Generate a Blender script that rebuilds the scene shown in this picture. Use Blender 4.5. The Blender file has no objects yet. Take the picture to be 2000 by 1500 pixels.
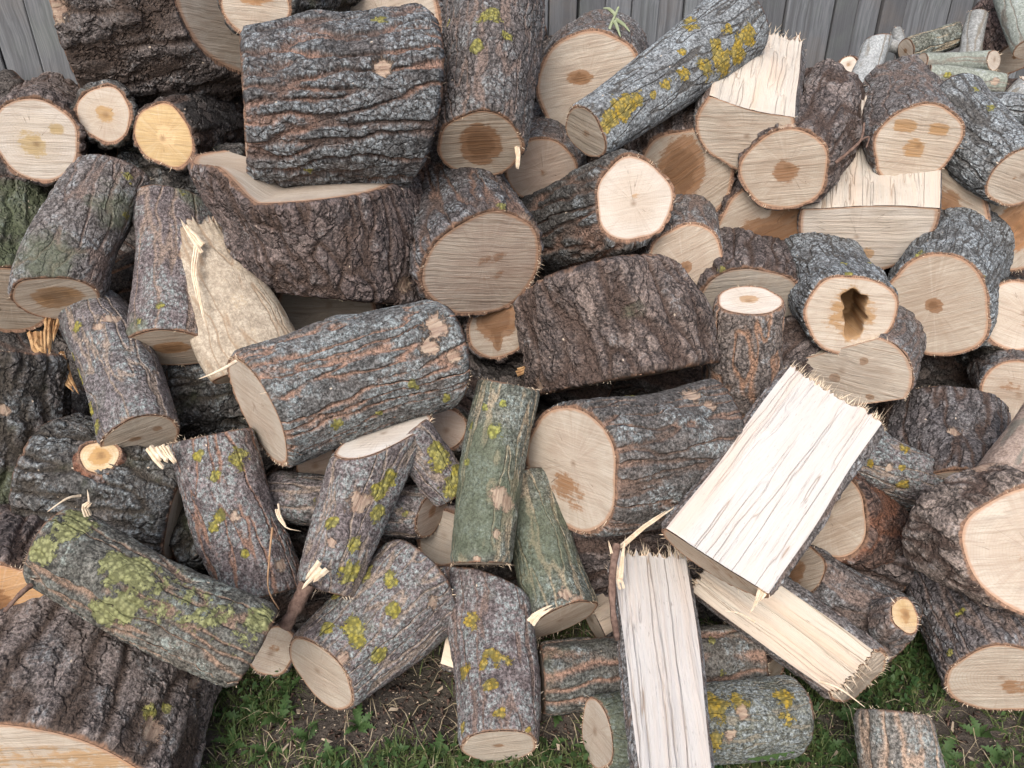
import bpy, math, random
import numpy as np
from mathutils import Vector, Matrix

scene = bpy.context.scene
R = math.radians
# ------------------------------------------------------------------ camera
H, PITCH, FPX = 1.28, R(31.0), 1540.0          # eye height, look-down angle, focal length in px of a 2000 px wide frame
cam_d = bpy.data.cameras.new('camera')
cam = bpy.data.objects.new('camera', cam_d)
scene.collection.objects.link(cam)
cam.location = (0, 0, H)
cam.rotation_euler = (R(90) - PITCH, 0, 0)
cam_d.sensor_width = 36.0
cam_d.lens = 36.0 * FPX / 2000.0
cam_d.clip_start, cam_d.clip_end = 0.02, 500.0
scene.camera = cam
# ------------------------------------------------------------------ sky, sun, exposure
SUN_EL, SUN_AZ = R(46), R(195)                 # soft light from high up, behind and left of the viewer
world = bpy.data.worlds.new('World'); scene.world = world
world.use_nodes = True
wt = world.node_tree
sky = wt.nodes.new('ShaderNodeTexSky'); sky.sky_type = 'NISHITA'; sky.sun_disc = False
sky.sun_elevation = SUN_EL; sky.sun_rotation = SUN_AZ
sky.air_density, sky.dust_density, sky.ozone_density = 1.0, 4.0, 1.0
hs = wt.nodes.new('ShaderNodeHueSaturation'); hs.inputs['Saturation'].default_value = 0.75   # overcast: hardly any blue
wt.links.new(sky.outputs[0], hs.inputs['Color'])
wt.links.new(hs.outputs[0], wt.nodes['Background'].inputs['Color'])
wt.nodes['Background'].inputs['Strength'].default_value = 0.15
sd = bpy.data.lights.new('sun', 'SUN'); sd.energy = 1.3; sd.angle = R(35); sd.color = (1.0, 0.98, 0.955)
sun = bpy.data.objects.new('sun', sd); scene.collection.objects.link(sun)
sdir = Vector((math.sin(SUN_AZ) * math.cos(SUN_EL), math.cos(SUN_AZ) * math.cos(SUN_EL), math.sin(SUN_EL)))
sun.rotation_euler = sdir.to_track_quat('Z', 'Y').to_euler()
sun.location = (0, 0, 6)
scene.view_settings.view_transform = 'Standard'
scene.view_settings.look = 'None'
scene.view_settings.gamma = 1.0
scene.view_settings.use_curve_mapping = False
scene.view_settings.exposure = 0.66
scene.cycles.max_bounces = 5
scene.cycles.diffuse_bounces = 3
scene.cycles.use_denoising = True

# ------------------------------------------------------------------ helpers
COL = scene.collection
FWD = np.array([0, math.cos(PITCH), -math.sin(PITCH)])
UPV = np.array([0, math.sin(PITCH), math.cos(PITCH)])
RIGHT = np.array([1.0, 0, 0])
CAM = np.array([0, 0, H])
# the heap: a slope that rises from its foot on the grass towards the fence
SL, YAW = R(36), R(7)
PN = np.array([math.sin(SL) * math.sin(YAW), -math.sin(SL) * math.cos(YAW), math.cos(SL)])
PP = np.array([0.0, 1.02, 0.0])
FENCE0, FENCE1 = np.array([-1.30, 2.42]), np.array([1.30, 3.05])


def ray(px, py):
    return FWD + (px - 1000) / FPX * RIGHT + (750 - py) / FPX * UPV


def at(px, py, lift=0.0):
    """point of the heap (lift metres above its mean slope) or of the lawn seen in a direction"""
    d = ray(px, py)
    t1 = (lift - PN @ (CAM - PP)) / (PN @ d)
    t2 = (lift - H) / d[2] if d[2] < -1e-6 else 1e9
    f = FENCE1 - FENCE0; fn = np.array([f[1], -f[0], 0]) / np.hypot(*f)          # towards the viewer
    t3 = (fn[:2] @ FENCE0 + .09) / (fn @ d)
    ts = [t for t in (t1, t2, t3) if t > 0]
    return CAM + min(ts) * d


def depth(p):
    return (np.asarray(p) - CAM) @ FWD


def proj(v):
    q = np.asarray(v) - CAM
    z = q @ FWD
    return np.stack([1000 + FPX * (q @ RIGHT) / z, 750 - FPX * (q @ UPV) / z], -1)


def nrm(v):
    v = np.asarray(v, float)
    return v / max(np.linalg.norm(v), 1e-9)


def new_mesh(name, verts, faces, mat=None, smooth=True):
    me = bpy.data.meshes.new(name)
    verts = np.asarray(verts, np.float32)
    if isinstance(faces, np.ndarray):
        n, k = faces.shape
        me.vertices.add(len(verts)); me.vertices.foreach_set('co', verts.ravel())
        me.loops.add(n * k); me.loops.foreach_set('vertex_index', faces.ravel().astype(np.int32))
        me.polygons.add(n)
        me.polygons.foreach_set('loop_start', np.arange(0, n * k, k, dtype=np.int32))
        me.update(calc_edges=True)
    else:
        me.from_pydata(verts.tolist(), [], faces)
    if smooth:
        me.shade_smooth()
    if mat:
        me.materials.append(mat)
    return me


def fattr(me, name, arr):
    arr = np.asarray(arr, np.float32)
    if arr.ndim == 1:
        a = me.attributes.new(name, 'FLOAT', 'POINT'); a.data.foreach_set('value', arr)
    else:
        a = me.attributes.new(name, 'FLOAT_VECTOR', 'POINT'); a.data.foreach_set('vector', arr.ravel())


def link(name, me, parent=None, mat4=None):
    o = bpy.data.objects.new(name, me)
    COL.objects.link(o)
    if parent is not None:
        o.parent = parent
    if mat4 is not None:
        o.matrix_local = mat4
    return o


def tag(o, label=None, cat=None, group=None, kind=None):
    if label: o['label'] = label
    if cat: o['category'] = cat
    if group: o['group'] = group
    if kind: o['kind'] = kind
    return o


# ------------------------------------------------------------------ node helpers
class NT:
    def __init__(s, tree): s.t = tree

    def node(s, typ, **props):
        n = s.t.nodes.new(typ)
        for k, v in props.items(): setattr(n, k, v)
        return n

    def put(s, sock, v):
        if v is None: return
        if isinstance(v, bpy.types.NodeSocket): s.t.links.new(v, sock)
        else:
            if sock.type == 'RGBA' and len(v) == 3: v = (*v, 1)
            sock.default_value = v

    def m(s, op, a, b=None, c=None, clamp=False):
        n = s.node('ShaderNodeMath', operation=op, use_clamp=clamp)
        for i, v in enumerate((a, b, c)): s.put(n.inputs[i], v)
        return n.outputs[0]

    def vm(s, op, a, b=None, scale=None):
        n = s.node('ShaderNodeVectorMath', operation=op)
        s.put(n.inputs[0], a); s.put(n.inputs[1], b)
        if scale is not None: s.put(n.inputs['Scale'], scale)
        return n.outputs[0]

    def mix(s, f, a, b, blend='MIX'):
        n = s.node('ShaderNodeMix', data_type='RGBA', blend_type=blend)
        s.put(n.inputs[0], f); s.put(n.inputs[6], a); s.put(n.inputs[7], b)
        return n.outputs[2]

    def ss(s, x, lo, hi, a=0.0, b=1.0):
        n = s.node('ShaderNodeMapRange', interpolation_type='SMOOTHSTEP')
        for i, v in enumerate((x, lo, hi, a, b)): s.put(n.inputs[i], v)
        return n.outputs[0]

    def noise(s, vec, scale=1.0, detail=2.0, rough=0.5, out=0):
        n = s.node('ShaderNodeTexNoise')
        s.put(n.inputs['Vector'], vec); s.put(n.inputs['Scale'], scale)
        s.put(n.inputs['Detail'], detail); s.put(n.inputs['Roughness'], rough)
        return n.outputs[out]

    def vor(s, vec, scale=1.0, feature='F1', rnd=1.0, out=0):
        n = s.node('ShaderNodeTexVoronoi', feature=feature)
        s.put(n.inputs['Vector'], vec); s.put(n.inputs['Scale'], scale); s.put(n.inputs['Randomness'], rnd)
        return n.outputs[out]

    def attr(s, name, out='Fac'):
        n = s.node('ShaderNodeAttribute', attribute_name=name)
        return n.outputs[out]

    def xyz(s, x, y, z):
        n = s.node('ShaderNodeCombineXYZ')
        for i, v in enumerate((x, y, z)): s.put(n.inputs[i], v)
        return n.outputs[0]

    def sep(s, v):
        n = s.node('ShaderNodeSeparateXYZ'); s.put(n.inputs[0], v)
        return n.outputs


def make_group(name, ins, outs):
    g = bpy.data.node_groups.new(name, 'ShaderNodeTree')
    for n, typ, dv in ins:
        k = g.interface.new_socket(n, in_out='INPUT', socket_type=typ)
        if typ == 'NodeSocketColor': k.default_value = (*dv, 1)
        else: k.default_value = dv
    for n, typ in outs: g.interface.new_socket(n, in_out='OUTPUT', socket_type=typ)
    gi = g.nodes.new('NodeGroupInput'); go = g.nodes.new('NodeGroupOutput')
    return g, gi.outputs, go.inputs


F, C3 = 'NodeSocketFloat', 'NodeSocketColor'
BARK_IN = [
    ('dark', C3, (.055, .042, .034)), ('light', C3, (.16, .13, .11)), ('fissure', C3, (.30, .16, .10)), ('crust', C3, (.27, .28, .28)),
    ('freq', F, 26.), ('stretch', F, .16), ('width', F, .10), ('amp', F, .006),
    ('sfreq', F, 40.), ('sstretch', F, .45), ('samp', F, .003), ('famp', F, .0022),
    ('crust_amt', F, .5), ('lichen_amt', F, .0), ('algae_amt', F, .0),
    ('lichen', C3, (.30, .265, .06)), ('algae', C3, (.115, .135, .085)), ('flake', F, .0), ('grit', F, 1.15), ('patch', F, .0)]
bark_g, I, O = make_group('bark_relief', BARK_IN, [('Color', C3), ('Roughness', F), ('Height', F)])
k = NT(bark_g)
P0 = k.attr('pos', 'Vector')
damp = k.attr('damp'); spot = k.attr('spot'); peel = k.attr('peel'); alg = k.attr('alg'); rim = k.attr('rim')
wv = k.vm('SUBTRACT', k.noise(P0, 9., 2., .55, 1), (.5, .5, .5))
P = k.vm('ADD', P0, k.vm('SCALE', wv, scale=.035))
fv = k.vm('MULTIPLY', P, k.xyz(I['freq'], I['freq'], k.m('MULTIPLY', I['freq'], I['stretch'])))
n1 = k.m('ABSOLUTE', k.m('SUBTRACT', k.noise(fv, 1., 1.2, .5), .5))
edge = k.noise(P0, 120., 2., .6)                                            # ragged edges of the plates
a1 = k.m('ADD', n1, k.m('MULTIPLY', k.m('SUBTRACT', edge, .5), .045))
fis = k.ss(a1, .004, I['width'])                                            # 0 in a fissure, 1 on a ridge
sv = k.vm('MULTIPLY', P, k.xyz(I['sfreq'], I['sfreq'], k.m('MULTIPLY', I['sfreq'], I['sstretch'])))
sv = k.vm('ADD', sv, k.vm('SCALE', k.vm('SUBTRACT', k.noise(P0, 55., 2., .6, 1), (.5, .5, .5)), scale=.9))
ve = k.vor(sv, 1., 'DISTANCE_TO_EDGE')
crack = k.ss(ve, .0, .13)
vcol = k.sep(k.vor(sv, 1., 'F1', 1., 1))
fine = k.noise(P0, 170., 5., .72)
mid = k.noise(P0, 34., 4., .65)
big = k.noise(P0, 7., 3., .6)
gr = k.noise(P0, 420., 3., .7)
# height
h = k.m('MULTIPLY', fis, I['amp'])
plate = k.m('MULTIPLY', crack, k.m('ADD', .35, k.m('MULTIPLY', vcol[0], .65)))
h = k.m('ADD', h, k.m('MULTIPLY', plate, I['samp']))
h = k.m('ADD', h, k.m('MULTIPLY', k.m('ADD', k.m('MULTIPLY', mid, 1.2), fine), I['famp']))
h = k.m('ADD', h, k.m('MULTIPLY', gr, k.m('MULTIPLY', I['famp'], .35)))
# colour
c = k.mix(k.ss(k.m('ADD', k.m('MULTIPLY', fine, .55), k.m('MULTIPLY', mid, .55)), .40, .72), I['dark'], I['light'])
c = k.mix(k.m('MULTIPLY', k.ss(big, .42, .72), .28), c, k.mix(.5, I['light'], I['fissure']))
c = k.mix(k.m('MULTIPLY', k.m('SUBTRACT', 1., crack), k.ss(I['samp'], .0005, .004, 0., .6)), c, (.030, .025, .023))
c = k.mix(k.m('MULTIPLY', k.m('MULTIPLY', k.ss(vcol[1], .55, .95), crack), I['flake']), c, k.mix(.4, I['light'], (.34, .27, .235)))
fcol = k.mix(k.m('MULTIPLY', k.ss(k.noise(P0, 6., 2., .5), .54, .46), I['patch']), I['fissure'], k.mix(.25, I['dark'], I['fissure']))
c = k.mix(k.m('MULTIPLY', k.m('SUBTRACT', 1., fis), k.ss(fine, .20, .48)), c, fcol)
# grey crust lichen, grainy, sits on the ridges
cm = k.m('ADD', k.m('MULTIPLY', k.noise(P0, 95., 5., .78), .95), k.m('MULTIPLY', k.noise(P0, 13., 2., .5), .25))
cm = k.m('ADD', cm, k.m('MULTIPLY', k.m('SUBTRACT', I['crust_amt'], .5), .5))
cth = k.m('SUBTRACT', .72, k.m('MULTIPLY', I['crust_amt'], .42))
cpat = k.ss(k.noise(P0, 17., 4., .62), k.m('SUBTRACT', cth, .06), k.m('ADD', cth, .06), .12, 1.)
cm = k.noise(P0, 120., 5., .75)
crm = k.m('MULTIPLY', k.m('MULTIPLY', cpat, k.ss(cm, .42, .56)), k.m('MULTIPLY', fis, k.ss(crack, .1, .7, .35, 1.)))
crm = k.m('MULTIPLY', crm, k.ss(I['crust_amt'], .0, .3))
crc = k.mix(k.ss(k.m('ADD', k.m('MULTIPLY', gr, .5), k.m('MULTIPLY', fine, .5)), .38, .60), k.mix(.58, I['crust'], I['dark']), I['crust'])
c = k.mix(k.m('MULTIPLY', crm, .9), c, crc)
# grit: dark pits and pale grains
grit = k.m('ADD', k.m('MULTIPLY', fine, .55), k.m('MULTIPLY', k.noise(P0, 300., 3., .75), .45))
gv = k.ss(grit, .36, .66, k.m('SUBTRACT', 1., k.m('MULTIPLY', I['grit'], .62)), k.m('ADD', 1., k.m('MULTIPLY', I['grit'], .48)))
c = k.vm('SCALE', c, scale=gv)
# algae film
am = k.m('MULTIPLY', k.ss(k.m('ADD', k.noise(P0, 16., 4., .6), k.m('ADD', k.m('MULTIPLY', alg, .5), k.m('MULTIPLY', k.m('SUBTRACT', I['algae_amt'], .5), .6))), .50, .80), k.ss(fine, .25, .6, .35, 1.))
am = k.m('MULTIPLY', am, k.ss(k.m('ADD', I['algae_amt'], alg), .0, .25))
c = k.mix(k.m('MULTIPLY', am, .68), c, k.mix(k.ss(gr, .3, .7), k.mix(.4, I['algae'], (.02, .03, .015)), I['algae']))
# leafy lichen
lob = k.vor(k.vm('ADD', P0, k.vm('SCALE', wv, scale=.004)), 150., 'F1')
lm0 = k.m('ADD', k.m('MULTIPLY', spot, .92), k.m('MULTIPLY', k.m('SUBTRACT', k.noise(P0, 24., 4., .65), .5), k.m('ADD', .9, k.m('MULTIPLY', k.ss(I['lichen_amt'], .0, .2), .6))))
lm0 = k.m('ADD', lm0, k.m('MULTIPLY', k.m('SUBTRACT', I['lichen_amt'], .5), .5))
lm0 = k.m('ADD', lm0, k.m('MULTIPLY', k.m('SUBTRACT', k.noise(P0, 85., 5., .75), .5), 1.7))
lm = k.ss(lm0, .36, .46)
lm = k.m('MULTIPLY', lm, k.ss(k.m('ADD', I['lichen_amt'], spot), .0, .12))
lc = k.mix(k.ss(k.noise(P0, 60., 3., .6), .38, .62), I['lichen'], k.mix(.4, I['lichen'], (.30, .295, .16)))
lc = k.mix(k.ss(lob, .2, .7), lc, k.mix(.7, lc, (.07, .07, .03)))
c = k.mix(lm, c, lc)
h = k.m('ADD', h, k.m('MULTIPLY', lm, k.m('ADD', .0006, k.m('MULTIPLY', k.m('SUBTRACT', 1., lob), .0008))))
# scraped / bare places
pm = k.ss(k.m('ADD', peel, k.m('MULTIPLY', k.m('SUBTRACT', k.noise(P0, 70., 5., .75), .5), 2.1)), .46, .74)
pc = k.mix(k.ss(k.noise(k.vm('MULTIPLY', P0, (1, 1, .15)), 160., 3., .6), .35, .65), (.41, .31, .23), (.25, .165, .12))
c = k.mix(k.m('MULTIPLY', pm, .85), c, pc)
h = k.m('ADD', k.m('MULTIPLY', h, k.m('SUBTRACT', 1., k.m('MULTIPLY', pm, .7))), 0.)
# sawn edge of the bark itself
rm = k.ss(k.m('ADD', rim, k.m('MULTIPLY', k.m('SUBTRACT', mid, .5), .9)), .40, .62)
c = k.mix(rm, c, k.mix(k.ss(fine, .35, .65), (.30, .175, .115), (.13, .08, .055)))
# flecks of sawdust
fl = k.node('ShaderNodeTexVoronoi', feature='F1'); k.put(fl.inputs['Vector'], k.vm('MULTIPLY', P0, (1, 1, .55))); k.put(fl.inputs['Scale'], 62.)
flm = k.m('MULTIPLY', k.ss(fl.outputs[0], .06, .11, 1., 0.), k.ss(k.sep(fl.outputs[1])[0], .86, .90))
c = k.mix(k.m('MULTIPLY', flm, .9), c, (.58, .47, .36))
k.put(O['Color'], c)
k.put(O['Roughness'], k.m('ADD', .82, k.m('MULTIPLY', crm, .08)))
k.put(O['Height'], k.m('MULTIPLY', h, damp))

PRE = {
    # grey plates, thin warm fissures
    'furrow': dict(dark=(.060, .054, .050), light=(.150, .140, .133), fissure=(.27, .170, .125), crust=(.265, .283, .278), freq=33., stretch=.11, width=.062, amp=.0075, samp=.0012, sfreq=70., famp=.0026, crust_amt=.62),
    # coarse dark ridges
    'coarse': dict(dark=(.045, .041, .040), light=(.125, .118, .115), fissure=(.20, .13, .10), crust=(.25, .26, .265), freq=25., stretch=.17, width=.085, patch=.85, amp=.012, samp=.004, sfreq=60., sstretch=.6, famp=.0036, crust_amt=.60),
    # dark brown scales
    'scaly': dict(dark=(.062, .048, .045), light=(.195, .150, .132), fissure=(.085, .058, .047), crust=(.22, .20, .19), freq=20., stretch=.16, width=.09, amp=.007, sfreq=42., sstretch=.40, samp=.0055, famp=.0028, crust_amt=.30, flake=.55),
    # large curling plates of an old trunk
    'plates': dict(dark=(.060, .048, .044), light=(.190, .152, .135), fissure=(.07, .05, .04), crust=(.22, .215, .21), freq=12., stretch=.22, width=.12, amp=.010, sfreq=25., sstretch=.50, samp=.009, famp=.0034, crust_amt=.38, flake=.85),
    # middle aged grey brown
    'rough': dict(dark=(.070, .056, .050), light=(.195, .168, .156), fissure=(.18, .135, .115), crust=(.27, .275, .275), freq=30., stretch=.18, width=.07, amp=.0035, sfreq=60., sstretch=.5, samp=.0028, famp=.0026, crust_amt=.45, flake=.3),
    # young bark, pale streaks
    'young': dict(dark=(.082, .062, .060), light=(.190, .150, .145), fissure=(.26, .205, .165), crust=(.245, .268, .255), freq=38., stretch=.10, width=.055, amp=.0025, sfreq=90., sstretch=.5, samp=.0012, famp=.0020, crust_amt=.55, algae_amt=.25),
    # grey, fine cracks
    'grey': dict(dark=(.105, .105, .105), light=(.235, .235, .235), fissure=(.085, .080, .075), crust=(.31, .33, .34), freq=40., stretch=.12, width=.045, amp=.003, sfreq=80., sstretch=.35, samp=.0014, famp=.0018, crust_amt=.6),
    # green with algae
    'green': dict(dark=(.060, .060, .048), light=(.165, .160, .130), fissure=(.33, .27, .19), crust=(.25, .275, .25), freq=34., stretch=.08, width=.05, amp=.0022, sfreq=90., samp=.001, famp=.0018, crust_amt=.5, algae_amt=.50),
    # dark and mossy
    'mossy': dict(dark=(.040, .036, .032), light=(.125, .110, .098), fissure=(.06, .05, .04), crust=(.24, .25, .25), freq=20., stretch=.25, width=.10, amp=.008, sfreq=40., sstretch=.5, samp=.006, famp=.0036, crust_amt=.45, algae_amt=.50, algae=(.085, .10, .05), flake=.4),
    'red': dict(dark=(.050, .030, .024), light=(.155, .090, .066), fissure=(.17, .08, .05), crust=(.23, .21, .20), freq=18., stretch=.5, width=.10, amp=.006, sfreq=45., sstretch=.7, samp=.004, famp=.004, crust_amt=.32),
    'smooth': dict(dark=(.165, .160, .150), light=(.29, .28, .265), fissure=(.20, .18, .15), crust=(.33, .34, .34), freq=30., stretch=.1, width=.05, amp=.0008, sfreq=90., samp=.0005, famp=.0008, crust_amt=.3, grit=.45),
}
_bm = {}


def bark_mat(kind, **over):
    key = (kind, tuple(sorted(over.items())))
    if key in _bm: return _bm[key]
    m = bpy.data.materials.new('bark_' + kind); m.use_nodes = True
    m.displacement_method = 'BOTH'
    t = m.node_tree; n = NT(t)
    g = n.node('ShaderNodeGroup'); g.node_tree = bark_g
    for a, b in {**PRE[kind], **over}.items():
        if a in ('dark', 'light', 'crust'): b = (b[0] * 1.12, b[1] * 1.17, b[2] * 1.20)
        n.put(g.inputs[a], b)
    b = t.nodes['Principled BSDF']
    b.inputs['Specular IOR Level'].default_value = .22
    t.links.new(g.outputs['Color'], b.inputs['Base Color'])
    t.links.new(g.outputs['Roughness'], b.inputs['Roughness'])
    d = n.node('ShaderNodeDisplacement'); d.inputs['Midlevel'].default_value = 0.; d.inputs['Scale'].default_value = 1.
    t.links.new(g.outputs['Height'], d.inputs['Height'])
    t.links.new(d.outputs[0], t.nodes['Material Output'].inputs['Displacement'])
    _bm[key] = m
    return m


# ---- sawn end grain
sawn_g, I, O = make_group('sawn_wood', [('wood', C3, (.66, .50, .34)), ('wood2', C3, (.56, .40, .25)), ('heart', C3, (.25, .12, .05)), ('marks', F, .5), ('grey', F, .0), ('rings', F, .4)], [('Color', C3), ('Height', F)])
k = NT(sawn_g)
P0 = k.attr('pos', 'Vector')              # metres in the plane of the cut, x along the saw's strokes
rho, stain, th = k.attr('rho'), k.attr('stain'), k.attr('pith')
pv = k.sep(k.attr('pvec', 'Vector'))
ang = k.m('ARCTAN2', pv[1], pv[0])
seedz = k.sep(P0)[0]
ca, sa_ = k.m('COSINE', ang), k.m('SINE', ang)
ray1 = k.noise(k.xyz(k.m('MULTIPLY', ca, 9.), k.m('MULTIPLY', sa_, 9.), k.m('ADD', k.m('MULTIPLY', th, 9.), seedz)), 1., 4., .75)
ray2 = k.noise(k.xyz(k.m('MULTIPLY', ca, 2.2), k.m('MULTIPLY', sa_, 2.2), k.m('ADD', k.m('MULTIPLY', th, 2.), seedz)), 1., 2., .5)
chk = k.m('ABSOLUTE', k.m('SUBTRACT', ray2, .5))
wv = k.vm('SUBTRACT', k.noise(P0, 14., 2., .5, 1), (.5, .5, .5))
Pw = k.vm('ADD', P0, k.vm('SCALE', wv, scale=.012))
s1 = k.noise(k.vm('MULTIPLY', Pw, (6., 150., 5.)), 1., 4., .65)
s2 = k.noise(k.vm('MULTIPLY', Pw, (14., 420., 14.)), 1., 2., .6)
s3 = k.noise(k.vm('MULTIPLY', Pw, (3., 34., 3.)), 1., 2., .5)
spk = k.noise(P0, 260., 3., .7)
big = k.noise(P0, 16., 3., .6)
c = k.mix(k.ss(big, .32, .70), I['wood'], I['wood2'])
ringd = k.m('ADD', k.m('MULTIPLY', th, 1.), k.m('MULTIPLY', k.m('SUBTRACT', big, .5), .02))
c = k.mix(k.m('MULTIPLY', k.ss(k.m('ADD', rho, k.m('MULTIPLY', k.m('SUBTRACT', big, .5), .5)), .72, .5), .35), c, k.mix(.25, I['wood2'], I['heart']))
rg = k.m('SINE', k.m('MULTIPLY', ringd, 1150.))
rg2 = k.ss(rg, .35, 1.)
c = k.mix(k.m('MULTIPLY', k.ss(ray1, .50, .70), .42), c, k.mix(.45, I['wood2'], (.30, .20, .13)))
c = k.mix(k.m('MULTIPLY', k.ss(ray1, .50, .32), .22), c, (.60, .54, .46))
c = k.mix(k.m('MULTIPLY', k.m('MULTIPLY', rg2, I['rings']), .40), c, k.mix(.5, I['wood2'], I['heart']))
c = k.mix(k.m('MULTIPLY', k.ss(s1, .50, .66), k.m('MULTIPLY', I['marks'], 1.05), None, True), c, k.mix(.55, I['wood2'], (.24, .165, .11)))
c = k.mix(k.m('MULTIPLY', k.ss(s2, .56, .72), k.m('MULTIPLY', I['marks'], .60)), c, (.62, .555, .47))
c = k.mix(k.m('MULTIPLY', k.ss(s3, .5, .72), k.m('MULTIPLY', I['marks'], .30)), c, (.60, .53, .44))
sn = k.m('ADD', stain, k.m('ADD', k.m('MULTIPLY', k.m('SUBTRACT', k.noise(P0, 38., 5., .7), .5), .95), k.m('MULTIPLY', k.m('SUBTRACT', s1, .5), .65)))
c = k.mix(k.m('MULTIPLY', k.ss(sn, .36, .54), .90), c, k.mix(k.ss(s1, .35, .65), I['heart'], k.mix(.22, I['heart'], I['wood2'])))
c = k.mix(k.m('MULTIPLY', k.ss(sn, .75, 1.0), .55), c, k.mix(.6, I['heart'], (.05, .025, .012)))
c = k.mix(k.m('MULTIPLY', k.ss(th, .0, .012, 1., 0.), .6), c, (.16, .085, .04))
crk = k.m('MULTIPLY', k.ss(chk, .0, k.m('MULTIPLY', .0055, k.m('SUBTRACT', 1.25, rho)), 1., 0.), k.m('MULTIPLY', k.ss(rho, .95, .5), k.ss(k.noise(P0, 30., 2., .5), .50, .56)))
c = k.mix(k.m('MULTIPLY', crk, .75), c, (.10, .065, .04))
rr = k.m('ADD', rho, k.m('MULTIPLY', k.m('SUBTRACT', k.noise(P0, 60., 3., .6), .5), .05))
c = k.mix(k.m('MULTIPLY', k.ss(rr, .935, .985), .75), c, (.42, .235, .14))
c = k.mix(k.m('MULTIPLY', k.ss(spk, .60, .72), .40), c, (.26, .20, .15))
smd = k.noise(k.vm('MULTIPLY', Pw, (9., 38., 9.)), 1., 5., .7)
c = k.mix(k.m('MULTIPLY', k.m('MULTIPLY', k.ss(smd, .54, .72), k.ss(k.noise(P0, 9., 2., .5), .42, .62)), k.m('MULTIPLY', I['marks'], .75)), c, (.20, .165, .13))
c = k.mix(k.m('MULTIPLY', k.ss(big, .25, .7), I['grey']), c, (.34, .31, .27))
k.put(O['Color'], c)
hh = k.m('ADD', k.m('MULTIPLY', s1, .0042), k.m('ADD', k.m('ADD', k.m('MULTIPLY', s3, .004), k.m('MULTIPLY', s2, .0010)), k.m('MULTIPLY', spk, .0006)))
k.put(O['Height'], k.m('MULTIPLY', hh, k.m('ADD', .3, I['marks'])))

# ---- wood split along the grain
split_g, I, O = make_group('split_wood', [('wood', C3, (.74, .62, .48)), ('line', C3, (.26, .18, .12)), ('warm', C3, (.60, .40, .26)), ('amp', F, .006), ('grain', F, .5), ('dirt', F, .15)], [('Color', C3), ('Height', F)])
k = NT(split_g)
P0 = k.attr('pos', 'Vector'); damp = k.attr('damp'); stain = k.attr('stain')
wv = k.vm('SUBTRACT', k.noise(k.vm('MULTIPLY', P0, (1, 1, .7)), 11., 2., .5, 1), (.5, .5, .5))
Pw = k.vm('ADD', P0, k.vm('SCALE', wv, scale=.012))
g1 = k.noise(k.vm('MULTIPLY', Pw, (95., 95., 2.2)), 1., 3., .6)
g2 = k.noise(k.vm('MULTIPLY', Pw, (330., 330., 9.)), 1., 3., .65)
g3 = k.noise(k.vm('MULTIPLY', Pw, (20., 20., .9)), 1., 2., .5)
g4 = k.noise(k.vm('MULTIPLY', Pw, (420., 420., 45.)), 1., 2., .6)
spk = k.noise(P0, 150., 3., .7)
ln = k.m('ABSOLUTE', k.m('SUBTRACT', k.noise(k.vm('MULTIPLY', Pw, (34., 34., .8)), 1., 2., .55), .5))
c = k.mix(k.m('MULTIPLY', k.ss(g1, .42, .70), k.m('MULTIPLY', I['grain'], .8)), I['wood'], k.mix(.45, I['wood'], I['warm']))
c = k.mix(k.m('MULTIPLY', k.ss(g3, .52, .72), k.m('MULTIPLY', I['grain'], .7)), c, I['warm'])
c = k.mix(k.m('MULTIPLY', k.ss(g2, .52, .72), k.m('MULTIPLY', I['grain'], .55), None, True), c, k.mix(.5, I['line'], I['wood']))
c = k.mix(k.m('MULTIPLY', k.ss(ln, .0, .009, 1., 0.), k.m('MULTIPLY', k.ss(k.noise(P0, 9., 2., .5), .45, .58), .7)), c, I['line'])
c = k.mix(k.m('MULTIPLY', k.m('MULTIPLY', k.ss(g4, .64, .70), k.ss(k.noise(P0, 22., 2., .5), .48, .6)), I['grain']), c, (.10, .07, .05))
c = k.mix(k.m('MULTIPLY', k.ss(k.noise(P0, 12., 4., .65), .45, .75), I['dirt']), c, (.24, .19, .14))
c = k.mix(k.m('MULTIPLY', k.ss(k.m('ADD', stain, k.m('MULTIPLY', k.m('SUBTRACT', g1, .5), .6)), .35, .6), .75), c, I['warm'])
k.put(O['Color'], c)
hh = k.m('ADD', k.m('MULTIPLY', g3, 2.0), k.m('ADD', k.m('MULTIPLY', g1, .55), k.m('MULTIPLY', g2, .22)))
hh = k.m('SUBTRACT', hh, k.m('MULTIPLY', k.ss(ln, .0, .03, 1., 0.), .30))
k.put(O['Height'], k.m('MULTIPLY', k.m('MULTIPLY', k.m('SUBTRACT', hh, 1.35), I['amp']), damp))


def group_mat(name, grp, true_disp, rough, **ins):
    key = (name, tuple(sorted(ins.items())))
    if key in _bm: return _bm[key]
    m = bpy.data.materials.new(name); m.use_nodes = True
    t = m.node_tree; n = NT(t)
    g = n.node('ShaderNodeGroup'); g.node_tree = grp
    for a, b in ins.items(): n.put(g.inputs[a], b)
    b = t.nodes['Principled BSDF']; b.inputs['Roughness'].default_value = rough
    b.inputs['Specular IOR Level'].default_value = .25
    t.links.new(g.outputs['Color'], b.inputs['Base Color'])
    if true_disp:
        m.displacement_method = 'BOTH'
        d = n.node('ShaderNodeDisplacement'); d.inputs['Midlevel'].default_value = 0.; d.inputs['Scale'].default_value = 1.
        t.links.new(g.outputs['Height'], d.inputs['Height'])
        t.links.new(d.outputs[0], t.nodes['Material Output'].inputs['Displacement'])
    else:
        d = n.node('ShaderNodeBump'); d.inputs['Strength'].default_value = .9; d.inputs['Distance'].default_value = 1.
        t.links.new(g.outputs['Height'], d.inputs['Height'])
        t.links.new(d.outputs[0], b.inputs['Normal'])
    _bm[key] = m
    return m


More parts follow.
